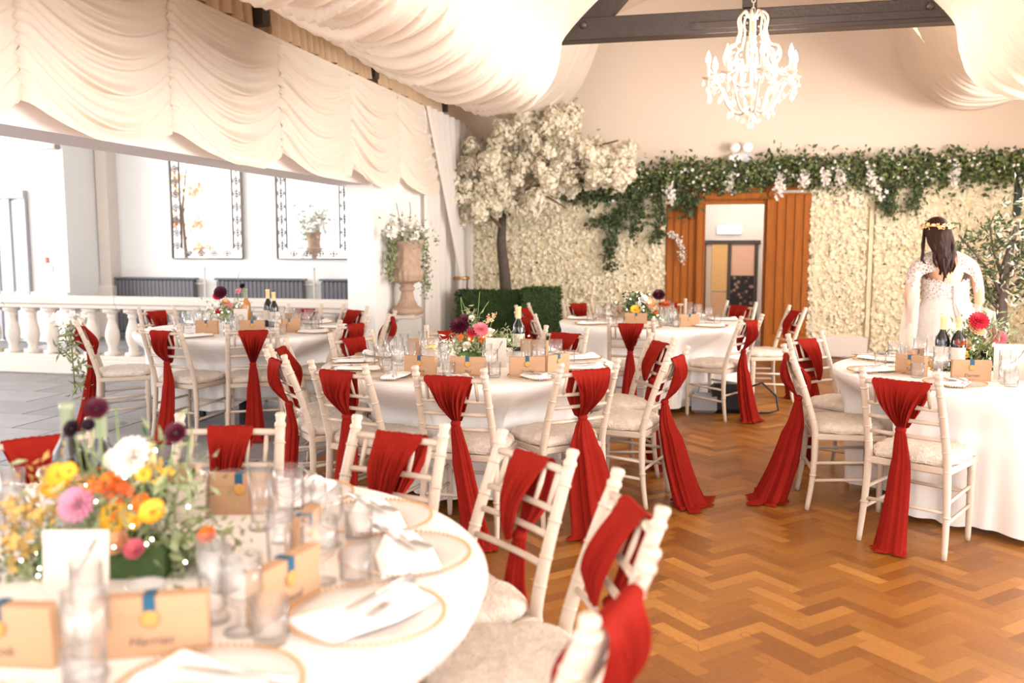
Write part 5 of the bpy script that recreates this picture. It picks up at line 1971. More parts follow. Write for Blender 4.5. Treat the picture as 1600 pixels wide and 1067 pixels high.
def glass(kind, x, y, tnm):
    words = {'goblet': 'clear cut-glass goblet', 'flute': 'tall narrow ribbed glass', 'tumbler': 'clear ribbed glass tumbler'}
    if kind not in GL:
        if kind == 'goblet':
            pr_ = [(0.0, 0.0), (0.036, 0.001), (0.036, 0.004), (0.010, 0.010), (0.008, 0.040), (0.012, 0.050), (0.030, 0.062), (0.040, 0.082), (0.0385, 0.10), (0.039, 0.150), (0.0365, 0.150), (0.036, 0.10), (0.034, 0.082), (0.02, 0.066), (0.0, 0.06)]
            s = MB().lathe(pr_, 40, fn=lambda a, z: 1 + (0.035 * math.cos(20 * a) if 0.05 < z < 0.13 else 0))
        elif kind == 'flute':
            pr_ = [(0.0, 0.0), (0.030, 0.0), (0.030, 0.010), (0.024, 0.018), (0.026, 0.06), (0.030, 0.17), (0.0278, 0.17), (0.024, 0.06), (0.020, 0.02), (0.0, 0.018)]
            s = MB().lathe(pr_, 40, fn=lambda a, z: 1 + (0.035 * math.cos(16 * a) if 0.015 < z < 0.15 else 0))
        else:
            pr_ = [(0.0, 0.0), (0.029, 0.0), (0.033, 0.012), (0.036, 0.085), (0.0338, 0.085), (0.030, 0.014), (0.0, 0.010)]
            s = MB().lathe(pr_, 40, fn=lambda a, z: 1 + (0.04 * math.cos(18 * a) if 0.01 < z < 0.07 else 0))
        GL[kind] = s.build(kind, 'glass')
        o = GL[kind]
        o.name = {'goblet': 'goblet', 'flute': 'tall_glass', 'tumbler': 'tumbler'}[kind]
    else:
        o = shared({'goblet': 'goblet', 'flute': 'tall_glass', 'tumbler': 'tumbler'}[kind], GL[kind])
    o.location = (x, y, TOP + 0.001)
    o.rotation_euler = (0, 0, rng.uniform(0, 6))
    c = next(T_['c'] for T_ in TABLES.values() if T_['nm'] == tnm)
    view = math.atan2(c[1], c[0]) + PI          # direction from the table towards the camera = six o'clock
    hr = (6 + ((view - math.atan2(y - c[1], x - c[0])) / (2 * PI)) * 12) % 12
    hrs = ['twelve', 'one', 'two', 'three', 'four', 'five', 'six', 'seven', 'eight', 'nine', 'ten', 'eleven']
    h2 = round(hr * 2) % 24
    tm = hrs[h2 // 2] + " o'clock" if h2 % 2 == 0 else 'half past ' + hrs[h2 // 2]
    tag(o, f'{words[kind]} at {tm} on the {tnm}', 'glass', f'{kind}s on the {tnm}')


seats = {
    'A': [137, 106, 76, 48, 22, -7, -38, -69, -105, -140, 170],
    'B': [-79, -44, -110, -141, -169, 163, 118, 67, -7, 30],
    'C': [-92, -40, -138, 175, 128, 58, 22, 92],
    'D': [-118, -165, 145, -70, -20, 25, 65, 105],
    'E': [-141, -94, -54, 155, 92, 60, -14, 20],
}
place_words = {
    'B': {-79: 'near side, middle', -44: 'near right', -110: 'near side, left of middle', -141: 'left side, nearer', -169: 'left side, in the stacked row', 163: 'far left, in the stacked row', 118: 'far side, behind the lemon jug', 67: 'far side, right of the flowers', -7: 'right side, in front of the red-sashed pair', 30: 'far right'},
    'C': {-92: 'near side, left of middle', -40: 'near right', -138: 'near left', 175: 'left end', 128: 'far left', 58: 'far right, before the doorway', 22: 'right end', 92: 'far side behind the flowers'},
    'D': {-118: 'near side, before the Darren card', -165: 'left side, nearer', 145: 'left side, farther', -70: 'near side, right', -20: 'right end, nearer', 25: 'right end, farther', 65: 'far side, right', 105: 'far side, middle'},
    'E': {-141: 'left end, nearer', -94: 'near side, left', -54: 'near side, right', 155: 'left end, farther', 92: 'far side, middle', 60: 'far side, right', -14: 'right end, nearer', 20: 'right end, farther'},
    'A': {137: 'far left, by the wine bucket', 106: 'far side, behind the two goblets', 76: 'far side, right of the goblets', 48: 'right side, farthest of three', 22: 'right side, middle of three', -7: 'right side, nearest of three', -38: 'bottom of the picture', -69: 'bottom left corner', -105: 'off the lower left edge', -140: 'lower left, off frame', 170: 'left side behind the card'},
}
cards = {
    'A': {106: '', 137: '', -7: 'Samuel', -38: 'Harriet', -69: 'Jacob', 22: ''},
    'B': {-79: 'Phil', -44: 'Sophie', -110: 'Grace', -7: '', 150: '', 67: ''},
    'C': {-92: '', -40: '', 128: ''},
    'D': {-118: 'Darren', -165: 'Tom', -70: '', 145: ''},
    'E': {-94: '', -54: '', -14: '', 60: ''},
}
envpos = {('A', 106): (-1.27, 2.17, 16), ('B', -79): (-1.36, 4.76, 6), ('B', -44): (-1.04, 4.84, 18), ('B', -110): (-1.63, 4.74, -12), ('B', -7): (-0.90, 4.99, 62), ('B', 150): (-1.91, 5.62, 205), ('B', 67): (-1.18, 5.72, 160),
          ('C', -92): (-0.74, 8.14, 8), ('C', -40): (-0.27, 8.12, 28), ('C', 128): (-0.95, 8.95, 40),
          ('D', -118): (1.33, 5.24, 4), ('D', -165): (1.06, 5.40, -52), ('D', -70): (1.72, 5.22, 12), ('D', 145): (1.14, 5.70, 60),
          ('E', -94): (-4.10, 6.57, 0), ('E', -54): (-3.74, 6.66, 20), ('E', -14): (-3.52, 6.86, 50), ('E', 60): (-3.75, 7.40, 150),
          ('A', -7): (-0.84, 1.59, 80), ('A', -38): (-0.985, 1.365, 24), ('A', -69): (-1.215, 1.27, 8), ('A', 22): (-0.93, 1.86, 100), ('A', 137): (-1.53, 2.21, 6)}
card_words = {
    ('A', 106): 'far side of the front table, below the red sash', ('A', 137): 'front table, far side, beside the cork-capped bottles', ('A', -7): 'front table, turned towards the nearest right chair', ('A', -38): 'front table, bottom middle, before the napkin', ('A', -69): 'front table, bottom left corner, darker', ('A', 22): 'front table, edge-on among the glasses',
    ('B', -79): 'centre table, reading Phil', ('B', -44): 'centre table, reading Sophie', ('B', -110): 'centre table, left of the Phil card', ('B', -7): 'centre table, edge-on right of the Sophie card', ('B', 150): 'centre table, behind glasses at left', ('B', 67): 'centre table, behind the flowers on the right',
    ('C', -92): 'doorway table, behind a red sash', ('C', -40): 'doorway table, right of the glass jug', ('C', 128): 'doorway table, behind the flowers',
    ('D', -118): 'right-hand table, reading Darren', ('D', -165): 'right-hand table, pale, left among the glasses', ('D', -70): 'right-hand table, at the right edge', ('D', 145): 'right-hand table, edge-on behind the glasses',
    ('E', -94): 'balustrade table, left of the number card', ('E', -54): 'balustrade table, middle one', ('E', -14): 'balustrade table, right one', ('E', 60): 'balustrade table, behind the bottles',
}
for key, T in TABLES.items():
    cx, cy_ = T['c']
    nm = T['nm']
    rp = T['r'] - 0.185
    for a in seats[key]:
        if key == 'A' and a in (-105, -140):
            continue
        ar = math.radians(a)
        px, py = cx + rp * math.cos(ar), cy_ + rp * math.sin(ar)
        w_ = f'{nm}, {place_words[key][a]}'
        plate(px, py, 'clear gold-beaded charger plate, ' + w_)
        tilt = {('A', 22): 95, ('A', 48): 70, ('A', -7): 62, ('A', -38): 20}.get((key, a), rng.uniform(-25, 25))
        nr = ar + PI / 2 + math.radians(tilt)
        napkin(px, py, nr, 'folded white napkin on the plate, ' + w_)
        if key in 'AD' or (key == 'B' and a in (-79, -44, -110, -141, -169, -7)):
            ux, uy = math.cos(nr), math.sin(nr)
            cutlery('fork', px - 0.012 * ux + 0.05 * uy, py - 0.012 * uy - 0.05 * ux, nr + 0.5, 'silver fork on napkin, ' + w_)
            cutlery('knife', px + 0.022 * ux + 0.05 * uy, py + 0.022 * uy - 0.05 * ux, nr + 0.35, 'silver knife on napkin, ' + w_, TOP + 0.034)
    for a, txt in cards[key].items():
        ex, ey, er = envpos[(key, a)]
        name_card(ex, ey, math.radians(er), txt, 'kraft name card with teal ribbon, ' + card_words[(key, a)], 'ink')
    ss = sorted(x % 360 for x in seats[key])
    for i, a in enumerate(ss):
        b = ss[(i + 1) % len(ss)]
        gap = (b - a) % 360
        m_ = math.radians(a + gap / 2)
        if key == 'A' and (a + gap / 2) % 360 in range(215, 275):
            continue
        put = [('goblet', 0.52, 0), ('flute', 0.43, 0.0), ('tumbler', 0.60, 0)]
        for kd, r_, da in put:
            r_ = r_ * T['r'] / 0.88
            gx, gy = cx + r_ * math.cos(m_ + da), cy_ + r_ * math.sin(m_ + da)
            bad = any(math.hypot(gx - e[0], gy - e[1]) < 0.105 for q, e in envpos.items() if q[0] == key)
            if bad:
                gx, gy = cx + (r_ - 0.0) * math.cos(m_ + 0.16), cy_ + r_ * math.sin(m_ + 0.16)
                bad = any(math.hypot(gx - e[0], gy - e[1]) < 0.10 for q, e in envpos.items() if q[0] == key)
            if not bad:
                glass(kd, gx, gy, nm)

# ---- jugs of water
def jug(x, y, lab, lemon=False):
    t = thing('water_jug', lab, 'jug', (x, y, TOP + 0.001), 0.6)
    MB().lathe([(0.0, 0.0), (0.055, 0.0), (0.062, 0.01), (0.066, 0.08), (0.058, 0.14), (0.060, 0.175), (0.0575, 0.175), (0.055, 0.14), (0.062, 0.08), (0.058, 0.014), (0.0, 0.012)], 40, fn=lambda a, z: 1 + (0.03 * math.cos(16 * a) if z < 0.13 else 0)).build('body', 'glass', t)
    MB().tube([(0.058, 0, 0.16), (0.10, 0, 0.15), (0.105, 0, 0.09), (0.064, 0, 0.04)], 0.008, 8).build('handle', 'glass', t)
    MB().lathe([(0.0, 0.016), (0.056, 0.016), (0.060, 0.08), (0.056, 0.115), (0.0, 0.115)], 24).build('water', 'water', t)
    if lemon:
        for k in range(5):
            MB().lathe([(0.0, -0.003), (0.024, -0.003), (0.024, 0.003), (0.0, 0.003)], 14, (0.025 * math.cos(k * 1.3), 0.025 * math.sin(k * 1.3), 0.10 + 0.006 * k), axis=(0.4 * math.cos(k), 0.4 * math.sin(k), 1)).build('lemon_slice', 'lemon', t)
jug(-1.70, 5.13, 'glass jug of water with lemon slices on the centre table', True)
jug(-0.48, 8.22, 'round glass water jug on the doorway table beside the card')
jug(-4.22, 6.72, 'glass water jug beside the number card on the balustrade table')
jug(-1.72, 1.62, 'large glass water jug on the front table at the left edge')

# ---- bottles
BOT = {}


def bottle(x, y, z0, lab, body='bottle_dark', cap='foil_gold', h=0.30, label=True, capz=0.75):
    t = thing('wine_bottle', lab, 'bottle', (x, y, z0), rng.uniform(0, 6))
    k = h / 0.30
    MB().lathe([(0.0, 0.0), (0.034, 0.0), (0.0375, 0.006), (0.0375, 0.165), (0.034, 0.185), (0.018, 0.215), (0.0145, 0.235), (0.014, 0.29), (0.0155, 0.292), (0.0155, 0.30), (0.0, 0.30)], 22).build('glass', body, t)
    MB().lathe([(0.0156, capz * 0.30), (0.0152, 0.285), (0.0168, 0.288), (0.0168, 0.302), (0.0, 0.303)], 16).build('capsule', cap, t)
    if label:
        MB().lathe([(0.0382, 0.055), (0.0382, 0.135)], 22).build('label', 'paper_white', t)
    t.scale = (k, k, k)
    return t
ZT = TOP + 0.001
bottle(1.268, 5.63, ZT, 'dark wine bottle with gold capsule on the right-hand table, left of two', h=0.315)
bottle(1.347, 5.60, ZT, 'dark wine bottle with gold capsule on the right-hand table, right of two', h=0.315)
bottle(-3.93, 7.28, ZT, 'dark wine bottle on the balustrade table, left of the dark pair', h=0.33)
bottle(-3.84, 7.22, ZT, 'dark wine bottle on the balustrade table, right of the dark pair', h=0.31)
bottle(-4.10, 7.20, ZT, 'amber glass bottle with green neck on the balustrade table', 'bottle_amber', 'foil_green', h=0.34, label=False)
bottle(-1.30, 5.78, ZT, 'dark wine bottle with gold top behind the centre table flowers', h=0.32)
bottle(-1.425, 1.912, ZT, 'dark bottle with cork-coloured cap behind white dahlia, left of two', cap='foil_gold', h=0.255, capz=0.78)
bottle(-1.300, 1.822, ZT, 'dark bottle with cork-coloured cap behind white dahlia, right of two', cap='foil_gold', h=0.268, capz=0.78)
bottle(-1.600, 1.917, ZT + 0.02, 'dark bottle with green foil in the bucket, left of two', cap='foil_green', h=0.315, capz=0.72)
bottle(-1.520, 1.937, ZT + 0.02, 'dark bottle with green foil in the bucket, right of two', cap='foil_green', h=0.30, capz=0.72)
t = thing('wine_bucket', 'glass wine bucket with copper rim holding two bottles on the front table', 'bucket', (-1.560, 1.927, ZT))
MB().lathe([(0.0, 0.0), (0.085, 0.0), (0.092, 0.01), (0.108, 0.165), (0.104, 0.165), (0.088, 0.014), (0.0, 0.010)], 32).build('body', 'glass_milky', t)
MB().lathe([(0.108, 0.158), (0.112, 0.162), (0.112, 0.172), (0.104, 0.172), (0.104, 0.158)], 32).build('rim', 'copper', t)

# ---- bud vases / tea lights in small glasses
def votive(x, y, lab):
    t = thing('votive_glass', lab, 'candle', (x, y, ZT))
    MB().lathe([(0.0, 0.0), (0.030, 0.0), (0.034, 0.008), (0.037, 0.065), (0.0345, 0.065), (0.031, 0.010), (0.0, 0.008)], 36, fn=rib(18, 0.03)).build('glass', 'glass_milky', t)
    MB().lathe([(0.0, 0.009), (0.024, 0.009), (0.024, 0.026), (0.0, 0.026)], 14).build('candle', 'paper_white', t)
for (x, y, l) in ((-1.085, 1.735, 'small cut-glass votive on the front table under the orange bloom'), (-1.02, 1.665, 'small cut-glass votive on the front table, right of another'), (-1.10, 1.51, 'clear stemless votive on the front table behind the nearest card'),
                  (-1.22, 5.42, 'small glass votive on the centre table right of the flowers'), (-1.72, 5.42, 'small glass votive on the centre table left of the flowers'), (1.62, 5.42, 'small glass votive on the right-hand table by the drawing card'), (-0.45, 8.75, 'small glass votive on the doorway table by the flowers')):
    votive(x, y, l)

# ---- standing cards
def stand_card(x, y, rz, w_, h_, lab, lines, sprig=True, tilt=0.10):
    t = thing('table_card', lab, 'card', (x, y, ZT), rz)
    s = MB()
    V = []
    for z, off in ((0.0, 0.0), (h_, tilt * h_)):
        for x_ in (-w_ / 2, w_ / 2):
            for th in (-0.0012, 0.0012):
                V.append((x_, off + th, z))
    s.add(V, [[0, 2, 6, 4], [3, 1, 5, 7], [1, 0, 4, 5], [2, 3, 7, 6], [4, 6, 7, 5], [0, 1, 3, 2]])
    s.build('sheet', 'paper_white', t, False)
    MB().box((0, 0.035, 0.012), (w_ * 0.5, 0.07, 0.004)).build('foot', 'paper_white', t, False)
    if sprig == 'ring':
        rg = MB()
        for rr_, zz_ in ((0.024, 0.115), (0.017, 0.075)):
            rg.tube([(rr_ * math.cos(a), tilt * (zz_ + rr_ * math.sin(a)) - 0.003, zz_ + rr_ * math.sin(a)) for a in np.linspace(0, 2 * PI, 21)], 0.003, 5, cap=False)
        rg.build('drawn_wreath', 'ink_pale', t)
    elif sprig:
        q = MB()
        y0 = lambda z: tilt * z - 0.0030
        def st(pts, r_):
            q.tube([(a, y0(b), b) for a, b in pts], r_, 4)
        st([(-0.1 * w_, 0.42 * h_), (0.12 * w_, 0.62 * h_), (0.32 * w_, 0.88 * h_)], 0.0016)
        st([(0.02 * w_, 0.54 * h_), (0.05 * w_, 0.44 * h_)], 0.0014)
        st([(-0.02 * w_, 0.50 * h_), (-0.12 * w_, 0.46 * h_)], 0.0014)
        for k in range(4):
            a, b = 0.22 * w_ + 0.03 * w_ * k, 0.76 * h_ + 0.035 * h_ * k
            st([(a, b), (a - 0.018 * w_, b + 0.04 * h_)], 0.0032)
        q.build('drawn_sprig', 'ink_pale', t)
    for (txt, size, zz) in lines:
        lettering(txt, size, 'ink_pale', t, (0, tilt * zz - 0.0018, zz), (PI / 2 - math.atan(tilt), 0, 0))
stand_card(-1.235, 1.475, math.radians(14), 0.130, 0.170, 'tall white card with drawn sprig before the front table flowers', [])
stand_card(-1.30, 5.16, math.radians(8), 0.125, 0.175, 'cream standing card beside the centre table flowers', [], True)
stand_card(1.56, 5.31, math.radians(6), 0.205, 0.195, 'cream card with a line-drawn flower on the right-hand table', [], True, 0.06)
stand_card(-3.93, 6.80, math.radians(8), 0.12, 0.19, 'cream number card before bottles on the balustrade table', [], 'ring')
stand_card(-1.47, 4.83, math.radians(0), 0.05, 0.055, 'tiny white card with letters, left of the Phil card', [('141', 0.020, 0.02)], False)
stand_card(-1.37, 2.06, math.radians(20), 0.10, 0.10, 'white folded card behind the front table goblet', [], False)

# ================================================================== CENTREPIECES
BLM = {}


def petal_ring(V, F, n, r0, r1, z0, z1, wd, ph=0.0, cup=0.0):
    for k in range(n):
        a = 2 * PI * k / n + ph
        ca, sa = math.cos(a), math.sin(a)
        b = len(V)
        prof = [(r0, z0, 0.25), ((r0 + r1) / 2, (z0 + z1) / 2 - cup, 1.0), (r0 + (r1 - r0) * 0.85, z1 - cup * 0.3, 0.85), (r1, z1, 0.12)]
        for r_, z_, w_ in prof:
            for s_ in (-1, 0, 1):
                x_, y_ = r_, s_ * wd * w_
                V.append((x_ * ca - y_ * sa, x_ * sa + y_ * ca, z_ + abs(s_) * wd * 0.35))
        for i in range(3):
            for j in range(2):
                q = b + i * 3 + j
                F.append([q, q + 1, q + 4, q + 3])


def bloom_mesh(kind):
    V, F = [], []
    if kind == 'dahlia':
        petal_ring(V, F, 16, 0.1, 1.0, 0.0, 0.10, 0.17)
        petal_ring(V, F, 16, 0.1, 0.92, 0.05, 0.32, 0.16, 0.2)
        petal_ring(V, F, 14, 0.1, 0.75, 0.1, 0.50, 0.15, 0.1)
        petal_ring(V, F, 11, 0.1, 0.52, 0.18, 0.62, 0.13, 0.3)
        petal_ring(V, F, 7, 0.05, 0.28, 0.25, 0.66, 0.11)
    elif kind == 'poppy':
        petal_ring(V, F, 5, 0.05, 1.0, 0.0, 0.30, 0.55, 0.0, 0.10)
        petal_ring(V, F, 5, 0.05, 0.85, 0.04, 0.42, 0.48, 0.6, 0.08)
    elif kind == 'rose':
        petal_ring(V, F, 6, 0.1, 1.0, -0.15, 0.25, 0.55, 0.0, 0.15)
        petal_ring(V, F, 6, 0.1, 0.82, -0.1, 0.45, 0.48, 0.5, 0.18)
        petal_ring(V, F, 5, 0.1, 0.58, 0.0, 0.58, 0.38, 0.2, 0.15)
        petal_ring(V, F, 4, 0.05, 0.34, 0.1, 0.62, 0.28, 0.8, 0.10)
    elif kind == 'cluster':
        P = nrng.normal(size=(34, 3)) * 0.45
        v, f = scatter(FL4_V, FL4_F, P, rand_rots(34), 0.30)
        V, F = v.tolist(), f.tolist()
    return V, F


def bloom(kind, m, parent, loc, r, face):
    key = (kind, m)
    q = Vector((0, 0, 1)).rotation_difference(Vector(face)).to_euler()
    if key not in BLM:
        V, F = bloom_mesh(kind)
        BLM[key] = mesh_obj('bloom', V, F, m, parent)
        o = BLM[key]
        o.location = loc
        o.rotation_euler = q
        o.scale = (r, r, r)
    else:
        o = shared('bloom', BLM[key], parent, loc, q, r)
    if kind == 'poppy':
        if 'eye' not in BLM:
            BLM['eye'] = MB().ball((0, 0, 0.16), (0.26, 0.26, 0.14), 9, 5).build('flower_centre', 'petal_orange', o)
        else:
            shared('flower_centre', BLM['eye'], o)
    return o


def centrepiece(lab, x, y, s, px0, blooms, fol, vase, stems=(), depth=0.10, lights=22, rz=math.radians(13.1)):
    """blooms: (px, py, radius m, kind, material); px/py read from the photograph at this table's own scale s (px per metre)"""
    t = thing('flower_centrepiece', lab, 'flowers', (x, y, ZT), rz)
    conv = lambda px, py: ((px - px0) / s, 1.5 - (py - 380) / s - ZT)
    vw, vd, vh, vm = vase
    MB().box((0, 0, vh / 2), (vw, vd, vh), bev=0.006).build('trough', vm, t, False)
    st = MB()
    for (px, py, r_, kd, m) in blooms:
        bx_, bz = conv(px, py)
        by_ = rng.uniform(-depth * 1.5, -depth * 0.5)
        bloom(kd, m, t, (bx_, by_, bz), r_, (rng.uniform(-0.4, 0.4), -0.8, rng.uniform(0.3, 0.8)))
        st.tube([(bx_ * 0.4, by_ * 0.3, vh * 0.8), (bx_ * 0.75, by_ * 0.7, vh + (bz - vh) * 0.5), (bx_, by_ + 0.01, bz)], 0.0022, 5)
    for pts in stems:
        P = [conv(*p) for p in pts]
        st.tube([(p[0], -0.01, p[1]) for p in P], 0.0022, 5)
    st.build('stems', 'stem_green', t)
    allp = []
    for (cxp, cyp, rx, rz_, n, m, sz, tp) in fol:
        c = conv(cxp, cyp)
        P = nrng.normal(size=(n, 3)) * np.array([rx, depth * 0.7, rz_]) + np.array([c[0], 0.015, c[1]])
        P[:, 2] = np.maximum(P[:, 2], 0.012)
        leaf_cloud('foliage', P, None, sz, m, t, tpl=tp)
        allp.append(P)
    A_ = np.concatenate(allp)
    P = A_[nrng.integers(0, len(A_), lights)] + nrng.normal(size=(lights, 3)) * np.array([0.03, 0.02, 0.02]) + np.array([0, -0.05, 0])
    P[:, 2] = np.maximum(P[:, 2], 0.01)
    fl_ = MB()
    for p_ in P:
        fl_.ball(tuple(p_), 0.0028 if s > 400 else 0.005, 6, 4)
    o = fl_.build('fairy_lights', 'fairy', t)
    o['kind'] = 'stuff'


SL, LF = SLIM_V, LEAF_V
centrepiece('wildflower trough of yellow, orange and white blooms on the front table', -1.325, 1.705, 722, 139, [
    (70, 765, 0.032, 'poppy', 'petal_yellow'), (160, 812, 0.034, 'poppy', 'petal_yellow'), (200, 815, 0.024, 'poppy', 'petal_yellow'), (235, 797, 0.030, 'poppy', 'petal_yellow'), (212, 786, 0.022, 'poppy', 'petal_orange'),
    (88, 738, 0.026, 'poppy', 'petal_yellow'), (108, 730, 0.020, 'poppy', 'petal_yellow'), (165, 748, 0.034, 'cluster', 'petal_orange'), (180, 762, 0.030, 'cluster', 'petal_rust'), (148, 752, 0.022, 'cluster', 'petal_orange'),
    (118, 783, 0.042, 'dahlia', 'petal_mauve'), (208, 708, 0.048, 'dahlia', 'petal_white'), (168, 720, 0.026, 'rose', 'petal_white'), (170, 850, 0.032, 'rose', 'petal_peach'), (200, 858, 0.024, 'rose', 'petal_pink'),
    (45, 800, 0.042, 'cluster', 'moss_gold'), (20, 790, 0.035, 'cluster', 'moss_gold'), (8, 852, 0.045, 'cluster', 'moss_gold'), (238, 738, 0.022, 'cluster', 'petal_yellow'), (314, 838, 0.022, 'rose', 'petal_orange'), (222, 735, 0.018, 'poppy', 'petal_yellow'),
    (160, 630, 0.026, 'dahlia', 'petal_burgundy'), (280, 668, 0.026, 'dahlia', 'petal_burgundy'), (105, 668, 0.022, 'dahlia', 'petal_black'), (125, 664, 0.016, 'dahlia', 'petal_black')],
    [(150, 800, 0.075, 0.05, 260, 'leaf_sage', (0.02, 0.05), SL), (215, 780, 0.05, 0.06, 180, 'leaf_sage', (0.02, 0.05), SL), (255, 885, 0.06, 0.03, 190, 'leaf_sage', (0.02, 0.045), LF), (20, 900, 0.05, 0.035, 260, 'leaf_sage', (0.02, 0.04), LF),
     (260, 860, 0.07, 0.04, 160, 'ivy_light', (0.015, 0.035), SL), (60, 790, 0.05, 0.04, 160, 'moss_gold', (0.015, 0.04), SL), (200, 760, 0.07, 0.06, 60, 'hedge_green', (0.02, 0.045), SL)],
    (0.28, 0.11, 0.07, 'hedge_green'), [[(165, 870), (163, 740), (160, 640)], [(225, 850), (268, 740), (280, 672)], [(120, 840), (112, 740), (105, 672)]], 0.07, 26)
centrepiece('burgundy dahlia and pink bloom centrepiece on the centre table', -1.50, 5.34, 253, 737, [
    (719, 508, 0.062, 'dahlia', 'petal_burgundy'), (726, 500, 0.05, 'dahlia', 'petal_burgundy'), (752, 513, 0.050, 'dahlia', 'petal_pink'), (739, 518, 0.038, 'dahlia', 'petal_red'), (765, 497, 0.028, 'cluster', 'petal_peach'), (772, 491, 0.018, 'cluster', 'petal_peach'),
    (730, 539, 0.028, 'rose', 'petal_white'), (752, 527, 0.03, 'cluster', 'petal_orange'), (735, 527, 0.03, 'cluster', 'petal_orange'), (762, 522, 0.03, 'cluster', 'petal_peach'), (720, 524, 0.026, 'cluster', 'petal_orange'), (738, 495, 0.02, 'rose', 'petal_white'),
    (720, 460, 0.014, 'dahlia', 'petal_black'), (738, 482, 0.014, 'dahlia', 'petal_black'), (766, 516, 0.022, 'rose', 'petal_white')],
    [(740, 540, 0.08, 0.05, 340, 'leaf_sage', (0.03, 0.07), SL), (785, 530, 0.05, 0.03, 260, 'leaf_sage', (0.025, 0.05), SL), (738, 555, 0.05, 0.03, 260, 'hedge_green', (0.02, 0.05), SL), (705, 540, 0.05, 0.03, 160, 'leaf_white', (0.02, 0.05), SL), (738, 500, 0.02, 0.05, 60, 'leaf_sage', (0.03, 0.07), SL)],
    (0.16, 0.10, 0.07, 'hedge_green'), [[(738, 540), (733, 500), (720, 462)], [(742, 540), (746, 500), (750, 455)], [(742, 540), (750, 490), (764, 470)], [(740, 540), (745, 500), (738, 482)]], 0.06, 30)
centrepiece('peach, yellow and dark dahlia centrepiece on the doorway table', -0.70, 8.70, 162, 1009, [
    (1028, 460, 0.065, 'dahlia', 'petal_burgundy'), (1012, 472, 0.06, 'rose', 'petal_peach'), (1004, 466, 0.045, 'rose', 'petal_white'), (990, 483, 0.05, 'poppy', 'petal_yellow'), (1038, 476, 0.05, 'dahlia', 'petal_rust'), (1020, 480, 0.05, 'cluster', 'petal_peach'),
    (996, 474, 0.03, 'rose', 'petal_white'), (980, 490, 0.03, 'cluster', 'petal_yellow'), (1024, 488, 0.03, 'cluster', 'petal_orange')],
    [(1000, 482, 0.10, 0.06, 240, 'leaf_sage', (0.03, 0.07), LF), (992, 472, 0.06, 0.05, 160, 'ivy_green', (0.03, 0.07), LF), (1040, 496, 0.08, 0.04, 200, 'leaf_sage', (0.03, 0.07), LF)],
    (0.20, 0.10, 0.07, 'hedge_green'), (), 0.07, 30)
centrepiece('feathery green centrepiece with a crimson dahlia on the right-hand table', 1.52, 5.72, 262, 1553, [
    (1530, 497, 0.060, 'dahlia', 'petal_red'), (1528, 509, 0.055, 'dahlia', 'petal_peach'), (1536, 514, 0.03, 'rose', 'petal_white'), (1549, 520, 0.05, 'cluster', 'petal_pink'), (1567, 524, 0.05, 'dahlia', 'petal_pink'), (1562, 541, 0.05, 'cluster', 'petal_orange'), (1578, 540, 0.04, 'cluster', 'petal_orange'),
    (1515, 533, 0.04, 'rose', 'petal_peach'), (1508, 545, 0.04, 'cluster', 'petal_yellow'), (1542, 547, 0.022, 'dahlia', 'petal_black'), (1473, 586, 0.03, 'rose', 'petal_orange'), (1495, 510, 0.016, 'cluster', 'petal_white'), (1500, 528, 0.03, 'dahlia', 'petal_rust')],
    [(1548, 534, 0.062, 0.065, 760, 'leaf_sage', (0.03, 0.07), SL), (1560, 525, 0.06, 0.06, 400, 'leaf_sage', (0.03, 0.07), SL), (1548, 560, 0.06, 0.02, 260, 'ivy_green', (0.03, 0.06), SL), (1472, 568, 0.045, 0.022, 220, 'moss_gold', (0.02, 0.045), SL), (1515, 542, 0.035, 0.04, 130, 'ivy_light', (0.03, 0.06), SL)],
    (0.22, 0.10, 0.07, 'hedge_green'), [[(1535, 550), (1540, 500), (1545, 470)]], 0.07, 34)
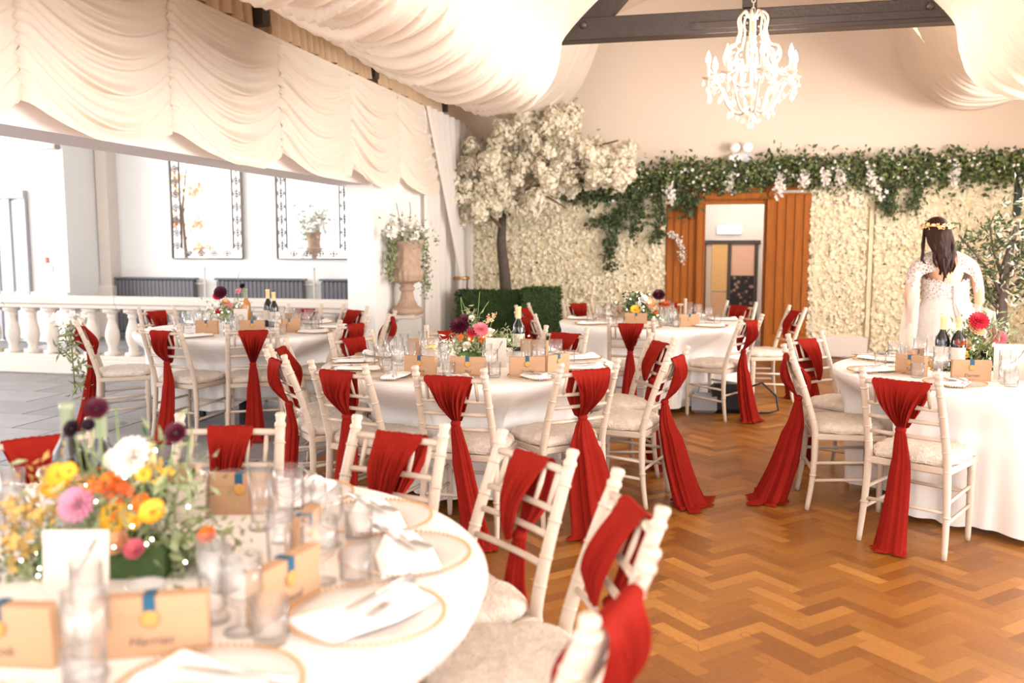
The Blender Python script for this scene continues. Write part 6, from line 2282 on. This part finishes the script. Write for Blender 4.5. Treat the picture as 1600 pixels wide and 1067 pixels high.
centrepiece('crimson dahlia centrepiece with pale flowers on the balustrade table', -4.18, 7.18, 180, 370, [
    (350, 457, 0.06, 'dahlia', 'petal_burgundy'), (345, 463, 0.045, 'dahlia', 'petal_red'), (376, 455, 0.03, 'cluster', 'petal_pink'), (384, 447, 0.028, 'dahlia', 'petal_black'), (356, 473, 0.035, 'rose', 'petal_peach'), (343, 478, 0.04, 'cluster', 'petal_white'), (362, 478, 0.03, 'cluster', 'petal_pink'), (346, 488, 0.03, 'rose', 'petal_red'), (332, 480, 0.03, 'cluster', 'petal_white')],
    [(355, 488, 0.09, 0.04, 320, 'leaf_sage', (0.03, 0.07), SL), (335, 492, 0.06, 0.04, 160, 'leaf_white', (0.03, 0.07), SL)],
    (0.18, 0.10, 0.07, 'hedge_green'), [[(362, 495), (370, 470), (384, 449)], [(362, 495), (372, 450), (376, 425)]], 0.07, 20)
# tall grass stems of the leftmost chair's posy
t = thing('aisle_posy', 'small posy of white blooms and grasses tied to the leftmost chair', 'flowers', (-5.08, 6.17, 0.60), 0)
P = nrng.normal(size=(50, 3)) * np.array([0.05, 0.05, 0.04]) + np.array([0, 0, 0.28])
V, F = scatter(FL_V, FL_F, P, rand_rots(50), 0.035)
np_obj('white_blooms', V, F, 'petal_white', t, False)['kind'] = 'stuff'
P = np.concatenate([seg_points([(0, 0, 0.25), (0.06, 0, 0.0), (0.05, 0, -0.30)], 90, 0.035), seg_points([(0, 0, 0.25), (-0.08, 0, 0.0)], 40, 0.03)])
leaf_cloud('foliage', P, None, (0.05, 0.11), 'leaf_sage', t, tpl=SLIM_V)
MB().tube([(0, 0, 0.28), (0.01, 0, 0.0), (0.02, 0, -0.30)], 0.006, 5).build('stems', 'stem_green', t)

# ---- black bag with a strap on the floor under the doorway table chair
t = thing('shoulder_bag', 'black shoulder bag with looped strap on the floor under a chair', 'bag', (0.10, 8.12, 0.002), 0.2)
MB().box((0, 0, 0.13), (0.34, 0.16, 0.26), bev=0.04).build('body', 'black', t, False)
MB().tube([(0.15, 0, 0.22), (0.28, -0.02, 0.27), (0.40, -0.05, 0.16), (0.42, -0.06, 0.03), (0.34, -0.08, 0.012), (0.18, -0.10, 0.012)], 0.010, 6).build('strap', 'black', t)
t = thing('handbag', 'small pale silver handbag on the floor by the doorway table', 'bag', (-0.12, 8.05, 0.002), 0.1)
MB().box((0, 0, 0.09), (0.22, 0.10, 0.18), bev=0.03).build('body', 'plastic_grey', t, False)
MB().tube([(-0.06, 0, 0.17), (-0.04, 0, 0.25), (0.04, 0, 0.25), (0.06, 0, 0.17)], 0.007, 6).build('handle', 'plastic_grey', t)
